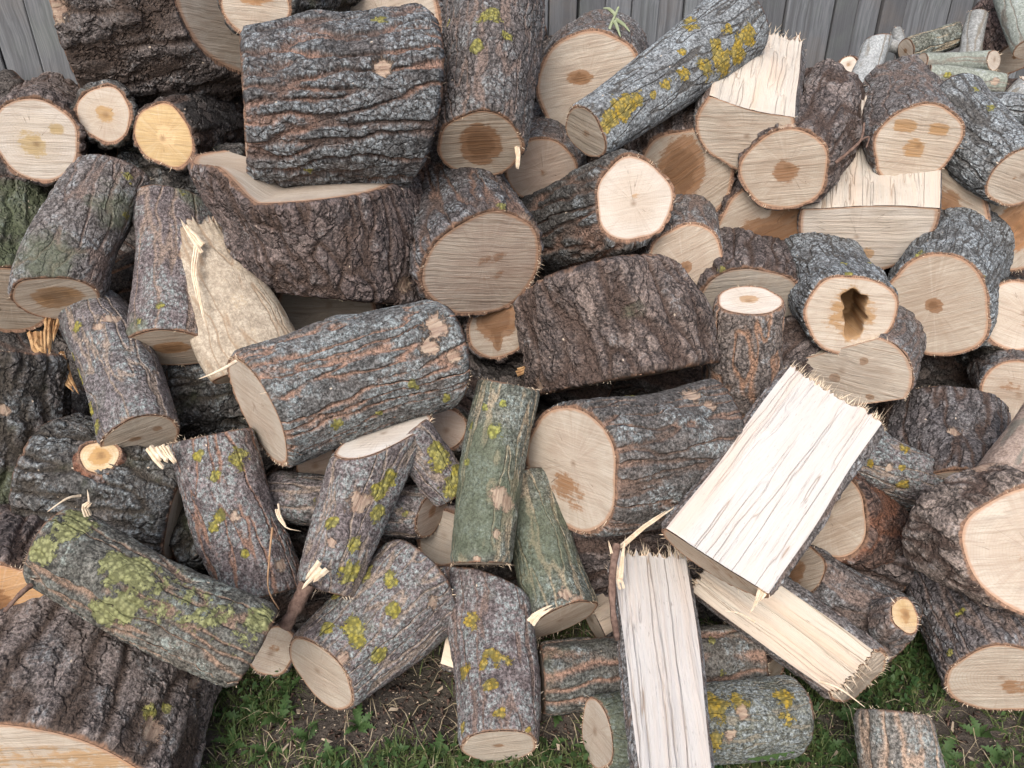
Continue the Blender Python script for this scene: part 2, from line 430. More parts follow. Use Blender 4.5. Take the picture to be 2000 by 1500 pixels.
def plain_mat(name, c1, c2, scale=60., rough=.8, stretch=(1, 1, 1), trans=0., bump=.0):
    m = bpy.data.materials.new(name); m.use_nodes = True
    t = m.node_tree; n = NT(t)
    tc = n.node('ShaderNodeTexCoord').outputs['Object']
    oi = n.node('ShaderNodeObjectInfo').outputs['Random']
    v = n.vm('MULTIPLY', n.vm('ADD', tc, n.xyz(n.m('MULTIPLY', oi, 31.), 0., n.m('MULTIPLY', oi, 17.))), stretch)
    f = n.noise(v, scale, 4., .65)
    b = t.nodes['Principled BSDF']
    n.put(b.inputs['Base Color'], n.mix(n.ss(f, .32, .68), c1, c2))
    b.inputs['Roughness'].default_value = rough
    b.inputs['Specular IOR Level'].default_value = .25
    if bump:
        d = n.node('ShaderNodeBump'); d.inputs['Distance'].default_value = bump
        n.put(d.inputs['Height'], f); n.put(b.inputs['Normal'], d.outputs[0])
    if trans:
        tr = n.node('ShaderNodeBsdfTranslucent'); n.put(tr.inputs[0], n.mix(.5, c2, c2))
        ad = n.node('ShaderNodeMixShader'); ad.inputs[0].default_value = trans
        t.links.new(b.outputs[0], ad.inputs[1]); t.links.new(tr.outputs[0], ad.inputs[2])
        t.links.new(ad.outputs[0], t.nodes['Material Output'].inputs['Surface'])
    return m


M_FIBRE = plain_mat('torn_fibres', (.74, .62, .47), (.60, .46, .32), 90., .8)
M_FIBRE_DK = plain_mat('brown_fibres', (.30, .17, .09), (.48, .30, .17), 60., .8)
# ------------------------------------------------------------------ log builder
PXSTEP = 4.2
WOODS = {
    'pale': dict(wood=(.49, .425, .350), wood2=(.415, .340, .270), heart=(.26, .125, .05), marks=.55),
    'fresh': dict(wood=(.60, .535, .465), wood2=(.53, .455, .38), heart=(.42, .25, .12), marks=.4),
    'tan': dict(wood=(.42, .352, .280), wood2=(.35, .28, .215), heart=(.22, .105, .045), marks=.6),
    'pink': dict(wood=(.42, .335, .270), wood2=(.36, .275, .22), heart=(.28, .15, .085), marks=.45),
    'grey': dict(wood=(.42, .355, .285), wood2=(.35, .29, .225), heart=(.22, .12, .06), marks=.6, grey=.25),
    'orange': dict(wood=(.55, .40, .21), wood2=(.47, .32, .15), heart=(.66, .46, .26), marks=.4),
    'amber': dict(wood=(.50, .30, .15), wood2=(.42, .23, .10), heart=(.17, .075, .03), marks=.5),
}


def smooth01(x):
    x = np.clip(x, 0, 1)
    return x * x * (3 - 2 * x)


def fibres(base, out, n, lo, hi, rng, width=.0011, spread=.6, clump=False):
    """thin torn fibres rooted along a rim: base points, outward directions"""
    V, Fc = [], []
    m = len(base)
    cl = [(rng.random(), rng.uniform(.02, .09)) for _ in range(4)]           # torn fibres come in tufts
    for _ in range(n):
        c0, cw = rng.choice(cl)
        i = rng.randrange(m) if rng.random() < (.25 if not clump else 1) else int((c0 + rng.gauss(0, cw)) * m) % m
        b = base[i] + np.array([rng.gauss(0, .0012) for _ in range(3)])
        d = nrm(out[i] + spread * np.array([rng.gauss(0, 1) for _ in range(3)]) * .6)
        l = rng.uniform(lo, hi) * (1 if rng.random() < .85 else 1.8)
        s = nrm(np.cross(d, [rng.gauss(0, 1) for _ in range(3)])) * width * rng.uniform(.5, 1.4)
        curl = np.array([rng.gauss(0, 1) for _ in range(3)]) * l * .18
        q = len(V)
        V += [b - s, b + s, b + d * l * .55 + s * .7 + curl * .4, b + d * l * .55 - s * .7 + curl * .4, b + d * l + curl]
        Fc += [(q, q + 1, q + 2, q + 3), (q + 3, q + 2, q + 4)]
    return V, Fc


def body(parent, base, A, B, rA, rB, seed, bark='rough', bover=None, name='bark', split=None, bend=None, lump=.05, ta=0., tb=0.,
         na=None, nb=None, fa=None, fb=None, spots=(), peel=(), alg=(), fr=(40, 40), frl=(.003, .009), thick=.04, wm=1., flat=(1, 1), knobs=(),
         NA=None, NB=None, cap_a=True, cap_b=True, splitmat=None, jag=(0, 0), twist=0., step=None, subparts=False, rings=12, dens=1., undul=.0, notch=None):
    rng = random.Random(seed)
    A, B = np.asarray(A, float), np.asarray(B, float)
    if bend is None: bend = (rng.uniform(-.10, .10), rng.uniform(-.16, .16)) if split is None else (0, 0)
    L = np.linalg.norm(B - A); zax = (B - A) / L
    mid = (A + B) / 2
    xax = nrm((CAM - mid) - ((CAM - mid) @ zax) * zax); yax = np.cross(zax, xax)
    Rm = (rA + rB) / 2
    pxm = FPX / depth(mid)
    stp = PXSTEP / dens
    nt = int(np.clip(2 * math.pi * Rm * pxm / stp, 24, 260))
    nz = int(np.clip(L * pxm / stp, 10, 190))
    t = np.linspace(0, 1, nz)
    if split is None:
        th = np.linspace(0, 2 * math.pi, nt, endpoint=False)
        corners = None
    else:
        a0, a1 = R(split[0]), R(split[1])
        nb_ = max(10, int(nt * (a1 - a0) / (2 * math.pi)))
        th = np.linspace(a0, a1, nb_)
        corners = split[2] if len(split) > 2 else []
    ph = [rng.uniform(0, 6.28) for _ in range(12)]
    TT, TH = np.meshgrid(t, th, indexing='ij')
    rad = rA + (rB - rA) * TT
    rad = rad * (1 + (wm - 1) * 4 * TT * (1 - TT))
    var = np.zeros_like(TT)
    for q, (kk, am) in enumerate(((2, 1.), (3, .8), (5, .35), (7, .22))):
        var += am * np.cos(kk * TH + ph[q] + 1.3 * TT * (1 if q % 2 else -1)) * (1 + .35 * np.sin(5 * TT + ph[q + 4]))
    var += .5 * np.sin(9 * TT + ph[9]) * np.cos(TH + ph[10])
    rad = rad * (1 + lump * var)
    auto = [(rng.uniform(.15, .85), rng.uniform(-100, 100), rng.uniform(.18, .32), rng.uniform(.05, .13)) for _ in range(rng.choice((1, 2, 2, 3)))] if split is None and dens > .5 else []
    for (kt, kth, ks, kh) in list(knobs) + auto:                 # swellings: place along, angle, size, height (in radii)
        dth = np.angle(np.exp(1j * (TH - R(kth))))
        rad += Rm * kh * np.exp(-((TT - kt) * L / (Rm * ks)) ** 2 - (dth / ks) ** 2)
    ctr = np.stack([bend[0] * 4 * t * (1 - t), bend[1] * 4 * t * (1 - t)], -1) * Rm

    def slope(nv, end):
        nv = np.array([nv @ xax, nv @ yax, nv @ zax])
        if abs(nv[2]) < .35: nv[2] = .35 * (-1 if end == 0 else 1)
        return -nv[0] / nv[2], -nv[1] / nv[2]
    jit = np.array([rng.gauss(0, .08) for _ in range(6)])
    vA, vB = nrm(CAM - A), nrm(CAM - B)
    nA = nrm(-zax + ta * vA + jit[:3] + (0 if na is None else np.asarray(na, float)))
    nB = nrm(zax + tb * vB + jit[3:] + (0 if nb is None else np.asarray(nb, float)))
    for q, (nv, pt) in enumerate(((NA, A), (NB, B))):           # a cut whose facing is known: right, up, towards the viewer
        if nv is not None:
            vw = nrm(CAM - pt); rw = nrm(RIGHT - (RIGHT @ vw) * vw); uw = np.cross(vw, rw)
            nn = nrm(nv[0] * rw + nv[1] * uw + nv[2] * vw)
            nl_ = np.array([nn @ xax, nn @ yax, nn @ zax]); sg = -1 if q == 0 else 1
            if nl_[2] * sg < .35:                               # keep the cut a cut: no more than 70 degrees off square
                nl_[2] = .35 * sg * max(np.linalg.norm(nl_[:2]), .3); nn = nrm(nl_[0] * xax + nl_[1] * yax + nl_[2] * zax)
            if q == 0: nA = nn
            else: nB = nn
    sA, sB = slope(nA, 0), slope(nB, 1)

    def lift_z(X, Y, T):
        z = T * L
        z = z + (sA[0] * X + sA[1] * Y) * (1 - T) ** 1.6 + (sB[0] * X + sB[1] * Y) * T ** 1.6
        if step is not None:                         # a step left where two saw cuts missed each other: end, direction deg, place, height
            sd_ = X * math.cos(R(step[1])) + Y * math.sin(R(step[1]))
            st = smooth01((sd_ / Rm - step[2]) / .32) * step[3]
            z = z + (-st * (1 - T) ** 3 if step[0] == 0 else st * T ** 3)
        return z
    cs, sn = np.cos(TH + twist * TT), np.sin(TH + twist * TT)
    X = rad * cs * flat[0] + ctr[:, None, 0]; Y = rad * sn * flat[1] + ctr[:, None, 1]
    ncol = X.shape[1]
    closed = split is None
    J0 = np.array([rng.uniform(0, 1) ** 2 for _ in range(ncol)]); J1 = np.array([rng.uniform(0, 1) ** 2 for _ in range(ncol)])
    Z = lift_z(X, Y, TT)
    Z = Z - jag[0] * .5 * J0[None] * (1 - TT) ** 6 + jag[1] * .5 * J1[None] * TT ** 6
    # chord of a split log
    if not closed:
        nch = max(14, int(2 * Rm * pxm / stp * (1 + .5 * len(corners))))
        E2, E1 = np.stack([X[:, -1], Y[:, -1]], -1), np.stack([X[:, 0], Y[:, 0]], -1)
        poly = [E2] + [np.stack([(rA + (rB - rA) * t) * c_[0] + ctr[:, 0], (rA + (rB - rA) * t) * c_[1] + ctr[:, 1]], -1) for c_ in corners] + [E1]
        u = np.linspace(0, len(poly) - 1, nch)
        CH = np.zeros((nz, nch, 2))
        for j, uu in enumerate(u):
            i0 = min(int(uu), len(poly) - 2); f = uu - i0
            CH[:, j] = poly[i0] * (1 - f) + poly[i0 + 1] * f
        if undul:
            wv_ = np.sin(np.linspace(0, 3.1416, nch))[None, :] * (np.sin(2.2 * t[:, None] * 3 + ph[0] + 3 * np.linspace(0, 1, nch)[None]) + .6 * np.sin(7 * t[:, None] + ph[1]))
            nn = E1 - E2; nn = np.stack([nn[:, 1], -nn[:, 0]], -1); nn /= np.linalg.norm(nn, axis=1, keepdims=True) + 1e-9
            CH += (undul * Rm * wv_)[..., None] * nn[:, None, :]
        CJ0 = np.array([rng.uniform(0, 1) ** 2 for _ in range(nch)]); CJ1 = np.array([rng.uniform(0, 1) ** 2 for _ in range(nch)])
        TC = np.repeat(t[:, None], nch, 1)
        CZ = lift_z(CH[..., 0], CH[..., 1], TC) - jag[0] * CJ0[None] * (1 - TC) ** 6 + jag[1] * CJ1[None] * TC ** 6
        # keep shared borders together
        CZ[:, 0] = Z[:, -1]; CZ[:, -1] = Z[:, 0]
    Vb = np.stack([X, Y, Z], -1)
    off = np.array([rng.uniform(-20, 20) for _ in range(3)])
    # --- bark mesh with folded rims
    cA, cB = Vb[0].mean(0), Vb[-1].mean(0)
    fold = 1 - thick
    fA = cA + (Vb[0] - cA) * fold; fB = cB + (Vb[-1] - cB) * fold
    fA[:, 2] = Vb[0][:, 2] + (cA[2] - Vb[0][:, 2]) * thick; fB[:, 2] = Vb[-1][:, 2] + (cB[2] - Vb[-1][:, 2]) * thick
    rows = np.concatenate([fA[None], Vb, fB[None]], 0)
    nr_ = nz + 2
    verts = rows.reshape(-1, 3)
    posr = np.concatenate([Vb[:1], Vb, Vb[-1:]], 0)
    damp = np.ones((nr_, ncol)); damp[0] = damp[-1] = 0; zz_ = np.concatenate([[0], t * L, [L]])
    damp[1:-1] = np.clip(.35 + np.minimum(zz_, L - zz_) / .014, 0, 1)[1:-1, None]
    if not closed:
        ci = np.arange(ncol); damp = damp * np.clip(np.minimum(ci, ncol - 1 - ci) / 6., 0, 1)[None]
    zz = np.concatenate([[0], t * L, [L]])
    rimv = np.maximum(np.clip(.58 - zz / .016, 0, 1), np.clip(.58 - (L - zz) / .016, 0, 1)); rimv[0] = rimv[-1] = 1
    idx = np.arange(nr_ * ncol).reshape(nr_, ncol)
    nxt = np.roll(idx, -1, 1) if closed else idx[:, 1:]
    cur = idx if closed else idx[:, :-1]
    quads = np.stack([cur[:-1], nxt[:-1], nxt[1:], cur[1:]], -1).reshape(-1, 4)
    me = new_mesh(name, verts, quads, bark_mat(bark, **(bover or {})))
    fattr(me, 'pos', posr.reshape(-1, 3) + off); fattr(me, 'damp', damp.ravel()); fattr(me, 'rim', np.repeat(rimv, ncol))
    Wd = A + verts[:, :1] * xax + verts[:, 1:2] * yax + verts[:, 2:3] * zax
    rdir = verts[:, :1] * xax + verts[:, 1:2] * yax
    face = ((CAM - Wd) * rdir).sum(1) > 0
    pj = proj(Wd)

    def field(lst):
        f = np.zeros(len(verts))
        for s in lst:
            px, py, rr = s[:3]; am = s[3] if len(s) > 3 else 1.
            dd = ((pj - (px, py)) ** 2).sum(1) + np.where(face, 0, 1e7)
            i = int(np.argmin(dd))
            q = np.linalg.norm((Wd - Wd[i]), axis=1) / rr
            f = np.maximum(f, am * np.clip(1.25 - .75 * q, 0, 1))
        return f
    fattr(me, 'spot', field(spots)); fattr(me, 'peel', field(peel)); fattr(me, 'alg', field(alg))
    M4 = Matrix([[xax[i], yax[i], zax[i], (A - base)[i]] for i in range(3)] + [[0, 0, 0, 1]])
    ob = link(name, me, parent, M4)
    sub = ob if subparts else parent
    sm4 = Matrix.Identity(4) if subparts else M4
    if not closed:
        VC = np.stack([CH[..., 0], CH[..., 1], CZ], -1)
        ic = np.arange(nz * nch).reshape(nz, nch)
        q4 = np.stack([ic[:-1, :-1], ic[:-1, 1:], ic[1:, 1:], ic[1:, :-1]], -1).reshape(-1, 4)
        ms = new_mesh('split_face', VC.reshape(-1, 3), q4, group_mat('split_wood', split_g, True, .75, **(splitmat or {})))
        dm = np.ones((nz, nch)); dm[:, 0] = dm[:, -1] = 0; dm[0] = dm[-1] = .4
        fattr(ms, 'pos', VC.reshape(-1, 3) + off); fattr(ms, 'damp', dm.ravel()); fattr(ms, 'stain', np.zeros(nz * nch))
        link('split_face', ms, sub, sm4)
    # --- sawn ends
    for end, on, fs in ((0, cap_a, fa), (1, cap_b, fb)):
        if not on: continue
        fs = dict(fs or {})
        k_ = fold + .45 * thick
        row = Vb[0] if end == 0 else Vb[-1]
        cc = cA if end == 0 else cB
        per = cc + (row - cc) * k_
        if not closed:
            crow = VC[0] if end == 0 else VC[-1]
            per = np.concatenate([per, cc + (crow[1:-1] - cc) * .995], 0)
        nW = nA if end == 0 else nB
        nl = np.array([nW @ xax, nW @ yax, nW @ zax])
        cen = per.mean(0)
        nr = fs.get('nr', rings)
        S = np.linspace(1, 0, nr + 1)[:-1] ** .9
        m_ = len(per)
        ringv = np.concatenate([cen + (per - cen) * s for s in S] + [cen[None]], 0)
        RR = rA if end == 0 else rB
        uW = nrm(RIGHT - (RIGHT @ nW) * nW); vW = np.cross(nW, uW)
        rel = (ringv - cen)
        relW = rel[:, :1] * xax + rel[:, 1:2] * yax + rel[:, 2:3] * zax
        uu, vv = relW @ uW / RR, relW @ vW / RR
        st = np.zeros(len(ringv))
        pith = fs.get('pith', (rng.uniform(-.1, .1), rng.uniform(-.1, .1)))
        blobs = fs.get('st')
        if blobs is None:
            q = rng.uniform(.13, .26); blobs = [(pith[0], pith[1], q, q * rng.uniform(.8, 1.2), rng.uniform(.45, .75))]
        for (bx, by, bw, bh, bs) in blobs:
            dd = np.sqrt(((uu - bx) / bw) ** 2 + ((vv - by) / bh) ** 2)
            st = np.maximum(st, bs * np.clip(1.5 - .9 * dd, 0, 1))
        # gentle unevenness of the cut; optional rotten hole
        bumpz = .012 * RR * (np.sin(3 * uu + ph[2]) * np.cos(2.5 * vv + ph[3]))
        rho = np.concatenate([np.full(m_, s) for s in S] + [[0.]])
        bumpz *= np.clip((1 - rho) * 5, 0, 1)
        for (hx, hy, hw, hh_, hdep) in fs.get('hole', []):
            ang = np.arctan2(vv - hy, uu - hx)
            dd = np.sqrt(((uu - hx) / hw) ** 2 + ((vv - hy) / hh_) ** 2) * (1 + .25 * np.sin(2 * ang + 1) + .12 * np.sin(5 * ang) + .07 * np.sin(9 * ang + 2))
            bumpz -= hdep * RR * smooth01((1.15 - dd) / .5)
            st = np.maximum(st, 1.2 * np.clip(1.6 - dd, 0, 1))
        ringv = ringv + nl * (.0016 + bumpz)[:, None]
        ii = np.arange(m_)
        jj = np.roll(ii, -1)
        Fc = []
        for s in range(nr - 1):
            a_, b_ = s * m_, (s + 1) * m_
            Fc.append(np.stack([a_ + ii, b_ + ii, b_ + jj, a_ + jj], -1))
        quads = np.concatenate(Fc, 0)
        tri = [(int((nr - 1) * m_ + i), nr * m_, int((nr - 1) * m_ + j)) for i, j in zip(ii, jj)]
        fl = [tuple(q) for q in quads.tolist()] + tri
        if end == 1: fl = [tuple(reversed(q)) for q in fl]
        # outward winding check
        p0, p1, p2 = (ringv[i] for i in fl[0][:3])
        if np.cross(p1 - p0, p2 - p0) @ nl < 0: fl = [tuple(reversed(q)) for q in fl]
        mk = fs.get('wood', 'pale')
        ins = dict(WOODS[mk]); ins.update(fs.get('over', {}))
        mc = new_mesh('cut_face', ringv, fl, group_mat('sawn_' + mk, sawn_g, False, .8, **ins))
        sa = R(fs.get('saw', rng.uniform(-25, 25)))
        pu = (uu * math.cos(sa) + vv * math.sin(sa)) * RR; pv = (-uu * math.sin(sa) + vv * math.cos(sa)) * RR
        fattr(mc, 'pos', np.stack([pu, pv, np.zeros_like(pu)], -1) + np.array([off[0], off[1], 0]))
        fattr(mc, 'rho', rho); fattr(mc, 'stain', st)
        pa_, pb_ = (uu - pith[0]) * RR, (vv - pith[1]) * RR
        fattr(mc, 'pvec', np.stack([pa_, pb_, np.zeros_like(pa_)], -1))
        fattr(mc, 'pith', np.hypot(uu - pith[0], vv - pith[1]) * RR)
        cf = link('cut_face', mc, sub, sm4)
        nf = fr[end]
        if nf:
            edge = cc + (row - cc) * (k_ + .01) + nl * .001
            outd = nl * .55 + nrm_rows(row - cc) * .75
            V, Ff = fibres(edge, outd, int(nf * 1.3), frl[0] * .6, frl[1] * .9, rng, .00055)
            if not closed and jag[end] > 0:
                crow2 = crow
                V2, F2 = fibres(crow2, np.repeat(nl[None], len(crow2), 0), nf, frl[0] * 1.4, frl[1] * 1.8, rng, .0008, .35, True)
                Ff = Ff + [tuple(i + len(V) for i in f) for f in F2]; V = V + V2
            mf = new_mesh('fibre_fringe', V, Ff, M_FIBRE)
            tag(link('fibre_fringe', mf, sub, sm4), kind='stuff')
    return ob, (A, xax, yax, zax, M4)


def nrm_rows(v):
    return v / np.maximum(np.linalg.norm(v, axis=1, keepdims=True), 1e-9)




def fence_y(x):
    return FENCE0[1] + (x - FENCE0[0]) * (FENCE1[1] - FENCE0[1]) / (FENCE1[0] - FENCE0[0])


def solve(A, B, L, near=False):
    """3-D ends of a log from the direction of both ends, the lift of the first and its length"""
    a = at(*A)
    if len(B) == 3: return a, at(*B)
    d = ray(*B); d = d / np.linalg.norm(d)
    q = CAM - a
    b_ = d @ q; c_ = q @ q - L * L
    disc = b_ * b_ - c_
    if disc < 0: t = -b_
    else: t = -b_ + (-1 if near else 1) * math.sqrt(disc)
    b = CAM + t * d
    if b[1] > fence_y(b[0]) - .06:                  # never through the fence
        f = (fence_y(b[0]) - .06 - a[1]) / (b[1] - a[1])
        if 0 < f < 1: b = a + (b - a) * max(f, .25)
    return a, b


GROUP = 'firewood heaped in front of the board fence'
_seed = [100]


def log(label, A, B, w, L=.5, near=False, name='log', cat='log', group=GROUP, branch=None, **kw):
    a, b = solve(A, B, L, near)
    rA = w[0] / 2 / FPX * depth(a); rB = w[1] / 2 / FPX * depth(b) if len(B) == 3 or True else 0
    if kw.pop('same', False): rB = rA * w[1] / w[0]
    base = (a + b) / 2; base[2] = min(a[2], b[2]) - max(rA, rB)
    e = bpy.data.objects.new(name, None); COL.objects.link(e)
    e.empty_display_size = .05
    e.location = base
    tag(e, label, cat, group)
    _seed[0] += 1
    seed = kw.pop('seed', _seed[0])
    body(e, base, a, b, rA, rB, seed, **kw)
    for i, br in enumerate(branch or []):
        br = dict(br)
        ba, bb = at(*br.pop('A')), at(*br.pop('B'))
        w_ = br.pop('w')
        body(e, base, ba, bb, w_[0] / 2 / FPX * depth(ba), w_[1] / 2 / FPX * depth(bb), seed * 7 + i, name=br.pop('pname', 'branch'), subparts=True, **br)
    return e
# ------------------------------------------------------------------ fence
def fence():
    m = bpy.data.materials.new('weathered_boards'); m.use_nodes = True
    t = m.node_tree; n = NT(t)
    tc = n.node('ShaderNodeTexCoord').outputs['Object']
    rnd = n.node('ShaderNodeObjectInfo').outputs['Random']
    v = n.vm('ADD', tc, n.xyz(n.m('MULTIPLY', rnd, 40.), 0., n.m('MULTIPLY', rnd, 23.)))
    w = n.vm('ADD', v, n.vm('SCALE', n.vm('SUBTRACT', n.noise(v, 7., 2., .5, 1), (.5, .5, .5)), scale=.02))
    g = n.noise(n.vm('MULTIPLY', w, (140., 140., 2.5)), 1., 4., .65)
    g2 = n.noise(n.vm('MULTIPLY', w, (30., 30., .8)), 1., 3., .6)
    bl = n.noise(v, 6., 4., .6)
    kn = n.vor(n.vm('MULTIPLY', w, (9., 1., 3.2)), 1.)
    c = n.mix(n.ss(g, .3, .7), (.100, .105, .113), (.195, .202, .212))
    c = n.mix(n.ss(rnd, .0, 1., 0., .85), c, (.075, .075, .08))
    c = n.mix(n.m('MULTIPLY', n.ss(g2, .5, .7), .7), c, (.075, .075, .08))
    c = n.mix(n.m('MULTIPLY', n.ss(bl, .5, .75), .5), c, (.15, .125, .105))
    c = n.mix(n.m('MULTIPLY', n.ss(bl, .52, .3, 0., 1.), .22), c, (.15, .18, .15))
    c = n.mix(n.m('MULTIPLY', n.ss(kn, .05, .10, 1., 0.), .8), c, (.05, .045, .045))
    b = t.nodes['Principled BSDF']; b.inputs['Roughness'].default_value = .85
    n.put(b.inputs['Base Color'], c)
    d = n.node('ShaderNodeBump'); d.inputs['Distance'].default_value = .003; d.inputs['Strength'].default_value = .8
    n.put(d.inputs['Height'], n.m('ADD', g, g2)); n.put(b.inputs['Normal'], d.outputs[0])
    e = bpy.data.objects.new('board_fence', None); COL.objects.link(e)
    tag(e, 'weathered grey fence of upright boards behind the firewood heap', 'fence')
    dv = FENCE1 - FENCE0; ln = np.linalg.norm(dv); dv /= ln
    ang = math.atan2(dv[1], dv[0])
    e.location = (FENCE0[0], FENCE0[1], 0); e.rotation_euler = (0, 0, ang)
    rng = random.Random(5)
    meshes = []
    for q in range(6):
        wd, tk, hh = .0875 + rng.uniform(-.004, .004), .020, 1.75 + rng.uniform(-.02, .02)
        ns = 10
        V, Fc = [], []
        bow = rng.uniform(-.004, .004); bow2 = rng.uniform(-.003, .003)
        ch = .003
        prof = [(-wd / 2, 0), (-wd / 2, -tk + ch), (-wd / 2 + ch, -tk), (0, -tk - rng.uniform(0, .0015)), (wd / 2 - ch, -tk), (wd / 2, -tk + ch), (wd / 2, 0)]
        for i in range(ns + 1):
            s = i / ns
            for (x, y) in prof: V.append((x + bow * math.sin(3.1 * s), y + bow2 * math.sin(5 * s), .03 + s * hh))
        kq = len(prof)
        for i in range(ns):
            for j in range(kq):
                j2 = (j + 1) % kq
                Fc.append((i * kq + j, i * kq + j2, (i + 1) * kq + j2, (i + 1) * kq + j))
        Fc.append(tuple(range(kq - 1, -1, -1))); Fc.append(tuple(ns * kq + j for j in range(kq)))
        Fc = [tuple(reversed(f)) for f in Fc]
        meshes.append(new_mesh('board', V, Fc, m, smooth=False))
    x = -1.2
    i = 0
    while x < ln + 1.6:
        o = link('board', meshes[rng.randrange(6)], e)
        o.location = (x, rng.uniform(-.007, .007), rng.uniform(-.02, .02)); o.rotation_euler = (0, rng.uniform(-.004, .004), 0)
        x += .0875 + rng.uniform(.003, .008)
        i += 1
    x = -1.24
    while x < ln + 1.6:                                  # unseen second layer of boards, added to keep the gaps dark
        o = link('board', meshes[rng.randrange(6)], e)
        o.location = (x, .075, 0)
        x += .0885
    for z in (.35, 1.35):
        V = [(-1.3, .002 + .0, z), (ln + 1.7, .002, z), (ln + 1.7, .045, z), (-1.3, .045, z), (-1.3, .002, z + .09), (ln + 1.7, .002, z + .09), (ln + 1.7, .045, z + .09), (-1.3, .045, z + .09)]
        V = [(a, b + .004, c) for a, b, c in V]
        link('rail', new_mesh('rail', V, [(3, 2, 1, 0), (4, 5, 6, 7), (0, 1, 5, 4), (1, 2, 6, 5), (2, 3, 7, 6), (3, 0, 4, 7)], m, False), e)


fence()


# ------------------------------------------------------------------ ground
def hnoise(x, y, s):
    r = np.random.RandomState(s)
    z = np.zeros_like(x)
    for f, a in ((3, .010), (7, .007), (15, .005), (33, .003), (60, .0018)):
        for _ in range(3):
            an = r.uniform(0, 6.28); z = z + a * np.sin(f * (x * math.cos(an) + y * math.sin(an)) * 2 + r.uniform(0, 6.28)) / 1.7
    return z


def ground_z(x, y):
    return hnoise(np.asarray(x, float), np.asarray(y, float), 3) - .012


def ground():
    def axis(lo, hi, step, far):
        core = np.arange(lo, hi, step)
        ex = []; d = step
        v = hi
        while v < far: d *= 1.5; v += d; ex.append(v)
        l = []; d = step; v = lo
        while v > -far: d *= 1.5; v -= d; l.append(v)
        return np.array(l[::-1] + core.tolist() + ex)
    xs, ys = axis(-1.3, 1.4, .012, 200.), axis(.55, 1.9, .012, 200.)
    XX, YY = np.meshgrid(xs, ys)
    ZZ = ground_z(XX, YY) * np.clip(1.5 - .25 * np.hypot(XX, YY - 1), 0.05, 1)
    idx = np.arange(XX.size).reshape(XX.shape)
    q = np.stack([idx[:-1, :-1], idx[:-1, 1:], idx[1:, 1:], idx[1:, :-1]], -1).reshape(-1, 4)
    m = bpy.data.materials.new('soil'); m.use_nodes = True
    t = m.node_tree; n = NT(t)
    tc = n.node('ShaderNodeTexCoord').outputs['Object']
    a, b_, c_ = n.noise(tc, 18., 5., .65), n.noise(tc, 120., 5., .7), n.noise(tc, 5., 3., .6)
    col = n.mix(n.ss(b_, .3, .7), (.050, .040, .032), (.135, .108, .088))
    col = n.mix(n.m('MULTIPLY', n.ss(a, .5, .7), .6), col, (.16, .135, .115))
    col = n.mix(n.m('MULTIPLY', n.ss(c_, .45, .7), .5), col, (.055, .062, .03))
    b = t.nodes['Principled BSDF']; b.inputs['Roughness'].default_value = .95
    n.put(b.inputs['Base Color'], col)
    d = n.node('ShaderNodeBump'); d.inputs['Distance'].default_value = .012
    n.put(d.inputs['Height'], n.m('ADD', b_, a)); n.put(b.inputs['Normal'], d.outputs[0])
    tag(link('ground', new_mesh('ground', np.stack([XX, YY, ZZ], -1).reshape(-1, 3), q, m)), kind='structure')


ground()
# ------------------------------------------------------------------ the heap, log by log: (direction of the seen end, lift above the slope), (direction of the other end), widths
YL, YO, GL = (.32, .27, .05), (.38, .25, .03), (.27, .275, .125)      # lichen colours: yellow green, golden, pale green
# --- upper left
log('huge dark scaly log lying along the fence with a pale sawn end', (482, 0, .10), (140, 25, .12), (290, 370), bark='plates', fa=dict(wood='pale', st=[(.2, .1, .1, .1, .4)]), bover=dict(algae_amt=.30), peel=[(95, 20, .035)], NA=(.76, .08, .64), fr=(20, 20), lump=.02)
log('short log on top of the huge scaly log, pale end with orange brown star stain', (497, 0, .28), (640, -40), (138, 130), L=.42, bark='mossy', fa=dict(st=[(.05, .25, .50, .34, .95), (.45, .3, .25, .2, .9)], over=dict(heart=(.36, .18, .07))), ta=.3)
log('wide pale sawn end behind the coarse barked block, at the fence', (735, 25, .02), (765, 10), (235, 225), L=.4, bark='rough', fa=dict(wood='pale', st=[(-.3, -.3, .4, .3, .35)]))
log('very thick grey log with coarse wavy bark ridges resting on a notched stump', (480, 222, .30), (806, 196, .27), (285, 310), bark='coarse', bover=dict(fissure=(.24, .15, .115)), peel=[(745, 135, .022)], spots=[(745, 55, .02), (600, 322, .012)], lump=.03, na=(0, 0, .12), nb=(0, .15, -.35), fr=(10, 90), bend=(0, 0), wm=1.02)
log('dark brown stump section with a notched pale top under the thick grey log', (603, 362, .17), (672, 584, .04), (405, 278), bark='scaly', bover=dict(light=(.15, .105, .092)), fa=dict(wood='pale', st=[]), NA=(-.08, .97, .12), NB=(-.1, -.98, .0), step=(0, 90, .52, .075), fr=(50, 50), peel=[(785, 555, .02)], thick=.05)
log('upright dark grey log with brown square heart in its lower sawn end', (938, 283, .27), (962, -90), (170, 190), L=.56, bark='rough', bover=dict(dark=(.055, .047, .043), light=(.155, .128, .12), crust=(.22, .22, .215), samp=.004), fa=dict(wood='tan', st=[(0, .02, .38, .55, 1.15)], saw=4, over=dict(marks=.75)), NA=(0, -.73, .68), spots=[(960, 35, .03), (930, 95, .018), (985, 75, .018), (870, 45, .012)])
log('log with oval pale end and small dark heart streak, under the golden lichen log', (1148, 167, .08), (1165, 125), (200, 190), L=.45, bark='rough', fa=dict(wood='pale', st=[(-.15, .15, .22, .12, 1.0)], saw=12), flat=(1, 1), ta=.35)
